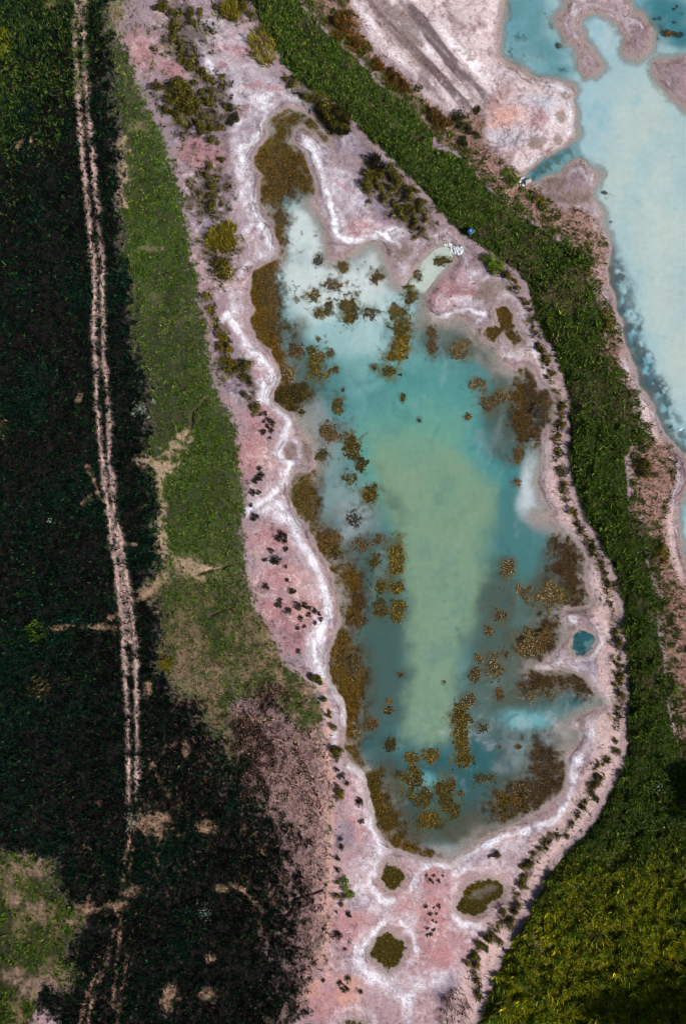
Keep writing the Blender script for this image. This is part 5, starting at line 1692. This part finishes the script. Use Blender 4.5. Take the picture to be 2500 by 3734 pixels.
bm_obj('pipe_ring', tube_bm(0.34, 0.42, 1.1), M_CONC, pipe, loc=(-0.6, 0, 0))
bm_obj('pipe_shade_panel', box_bm(-0.3, 0, 0.3, 0.05, 0.46, 0.46, 0.0), M_HOLE, pipe)  # near-black panel stands in for the shade inside the pipe

# a plank lying on the lake channel edge
pl = ground(1952, 678)
bm_obj('plank', box_bm(0, 0, 0.05, 1.15, 0.2, 0.07, 0.01), M_CONC, None, loc=pl, label='weathered plank lying on the channel shore of the lake', cat='plank').rotation_euler = (0, 0, math.radians(32))

# ------------------------------------------------------------------ birds
M_BLACK = plain('black_feathers', (20, 22, 26), 0.6, 0.15)
M_WHITE = plain('white_feathers', (226, 230, 232), 0.6, 0.05)
M_BEAK = plain('beak', (120, 96, 50), 0.5, 0.1)


def bird(loc, rz, size, flying, mat, label, spread=1.0):
    o = bpy.data.objects.new('bird', None)
    COLL.objects.link(o)
    o.location = loc
    o.rotation_euler = (0, 0, rz)
    o['label'] = label
    o['category'] = 'bird'
    h = 0.0 if flying else 0.28 * size
    # body: lathe along x, neck and head rising at the front, tail behind
    prof = [(-0.62, 0.02, 0.0), (-0.45, 0.10, 0.0), (-0.30, 0.13, 0.02), (-0.05, 0.19, 0.0), (0.2, 0.17, 0.02), (0.36, 0.09, 0.09), (0.46, 0.065, 0.2 * (0 if flying else 1) + 0.06),
            (0.56, 0.08, 0.3 * (0 if flying else 1) + 0.06), (0.66, 0.05, 0.3 * (0 if flying else 1) + 0.06), (0.70, 0.01, 0.3 * (0 if flying else 1) + 0.05)]
    bm = bmesh.new()
    rings = []
    N = 12
    for (x, r, z) in prof:
        fl = 0.35 if x < -0.4 else 1.0
        rings.append([bm.verts.new((x * size, r * size * math.cos(i * 6.2832 / N), h + size * (z + r * fl * math.sin(i * 6.2832 / N)))) for i in range(N)])
    for A, B_ in zip(rings[:-1], rings[1:]):
        for i in range(N):
            bm.faces.new((A[i], A[(i + 1) % N], B_[(i + 1) % N], B_[i]))
    bm.faces.new(rings[0][::-1])
    bm.faces.new(rings[-1])
    bm_obj('body', bm, mat, o)
    bm = bmesh.new()
    hz = prof[8][2]
    bmesh.ops.create_cone(bm, cap_ends=True, segments=8, radius1=0.03 * size, radius2=0.004 * size, depth=0.16 * size,
                          matrix=Matrix.Translation((0.76 * size, 0, h + size * hz)) @ Matrix.Rotation(math.pi / 2, 4, 'Y'))
    bm_obj('beak', bm, M_BEAK, o)
    for sgn in (-1, 1):
        bm = bmesh.new()
        if flying:
            pts = [(0.2, 0.12), (0.28, 0.55), (0.12, 1.1), (-0.05, 1.35), (-0.08, 1.0), (-0.12, 0.55), (-0.2, 0.12)]
            zt = [0.05, 0.2, 0.22, 0.15, 0.2, 0.18, 0.05]
        else:
            pts = [(0.2, 0.15), (0.15, 0.22), (-0.2, 0.2), (-0.5, 0.08), (-0.35, 0.05), (0.1, 0.1)]
            zt = [0.06, 0.02, 0.03, 0.02, 0.12, 0.17]
        up = [bm.verts.new((x * size, sgn * y * size * spread, h + (z + 0.012) * size)) for (x, y), z in zip(pts, zt)]
        dn = [bm.verts.new((x * size, sgn * y * size * spread, h + (z - 0.012) * size)) for (x, y), z in zip(pts, zt)]
        bm.faces.new(up)
        bm.faces.new(dn[::-1])
        for i in range(len(pts)):
            j = (i + 1) % len(pts)
            bm.faces.new((up[i], dn[i], dn[j], up[j]))
        bmesh.ops.recalc_face_normals(bm, faces=bm.faces)
        bm_obj('wing', bm, mat, o)
        if not flying:
            bm = bmesh.new()
            bmesh.ops.create_cone(bm, cap_ends=True, segments=6, radius1=0.02 * size, radius2=0.025 * size, depth=h + 0.02,
                                  matrix=Matrix.Translation((0.02 * size, sgn * 0.07 * size, h * 0.5 - 0.05)))
            bm_obj('leg', bm, M_BEAK, o)
    return o


bird(ground(2219, 1139), math.radians(5), 0.42, False, M_BLACK, 'black bird standing on the stony lake shore above the other')
bird(ground(2243, 1209), math.radians(16), 0.52, False, M_BLACK, 'black bird standing lower down on the pale lake shore')
bird(ground(1471, 1047), math.radians(200), 0.42, False, M_BLACK, 'dark bird standing on the tip of the silt spit')
fx, fy = world(2480, 1566, 1.1)
bird((float(fx), float(fy), 1.1), math.radians(-62), 0.42, True, M_WHITE, 'white bird flying low over the lake edge')

# ------------------------------------------------------------------ trees standing just past the south east edge
M_BARK = plain('tree_bark', (70, 56, 44), 0.95, 0.2)
M_LEAF = plant_material('tree_leaves', 'obj', 0.4, 0.25)


def tree(sx, sy, h, r, seed, label):
    base = ground(sx, sy)
    R = np.random.default_rng(seed)
    o = bpy.data.objects.new('tree', None)
    COLL.objects.link(o)
    o.location = base
    o['label'] = label
    o['category'] = 'tree'
    o['group'] = 'trees past the south east corner'
    bm = bmesh.new()

    def limb(p0, p1, r0, r1):
        d = Vector(p1) - Vector(p0)
        m = Matrix.Translation((Vector(p0) + Vector(p1)) / 2) @ d.to_track_quat('Z', 'Y').to_matrix().to_4x4()
        bmesh.ops.create_cone(bm, cap_ends=True, segments=8, radius1=r0, radius2=r1, depth=d.length, matrix=m)
    limb((0, 0, -0.2), (0.1, 0.1, h * 0.5), 0.32, 0.2)
    limb((0.1, 0.1, h * 0.5), (0, 0, h * 0.85), 0.2, 0.05)
    cent = []
    for i in range(9):
        a = i * 2.4
        z = h * R.uniform(0.35, 0.7)
        e = (math.cos(a) * r * R.uniform(.5, .8), math.sin(a) * r * R.uniform(.5, .8), z + h * R.uniform(.05, .2))
        limb((0.05, 0.05, z * 0.8), e, 0.1, 0.03)
        cent.append(e)
    bm_obj('trunk', bm, M_BARK, o)
    cent += [(R.uniform(-.5, .5) * r, R.uniform(-.5, .5) * r, h * R.uniform(.55, .9)) for _ in range(8)]
    cent = np.array(cent)
    n = 5200
    k = R.integers(0, len(cent), n)
    d = R.normal(0, 1, (n, 3))
    d /= np.linalg.norm(d, axis=1)[:, None]
    p = cent[k] + d * (r * 0.36 * R.uniform(0.3, 1.0, n) ** 0.5)[:, None]
    s = R.uniform(0.12, 0.26, n)[:, None]
    t = np.cross(d + R.normal(0, .5, (n, 3)), R.normal(0, 1, (n, 3)))
    t /= np.linalg.norm(t, axis=1)[:, None] + 1e-6
    b = np.cross(t, d)
    V = np.stack([p - t * s, p - b * s * .6, p + t * s, p + b * s * .6], 1).reshape(-1, 3)
    cols = np.array([lin(*c) for c in ((46, 62, 24), (60, 74, 26), (34, 46, 20), (76, 84, 34))])[R.integers(0, 4, n)]
    link('crown', raw_mesh('tree_crown', V, np.arange(4 * n).reshape(-1, 4), 4, [M_LEAF], np.repeat(cols, 4, 0)), parent=o)


for i, (sx, sy, h, r) in enumerate(((2420, 3775, 13, 4.5), (2530, 3765, 14, 4.8), (2655, 3715, 14, 5.0), (2560, 3830, 14, 5.0), (2740, 3770, 15, 5.0), (2640, 2900, 9, 3.4), (2630, 2990, 9, 3.2))):
    tree(sx, sy, h, r, 50 + i, 'leafy tree standing past the corner whose shade falls on the scrub')
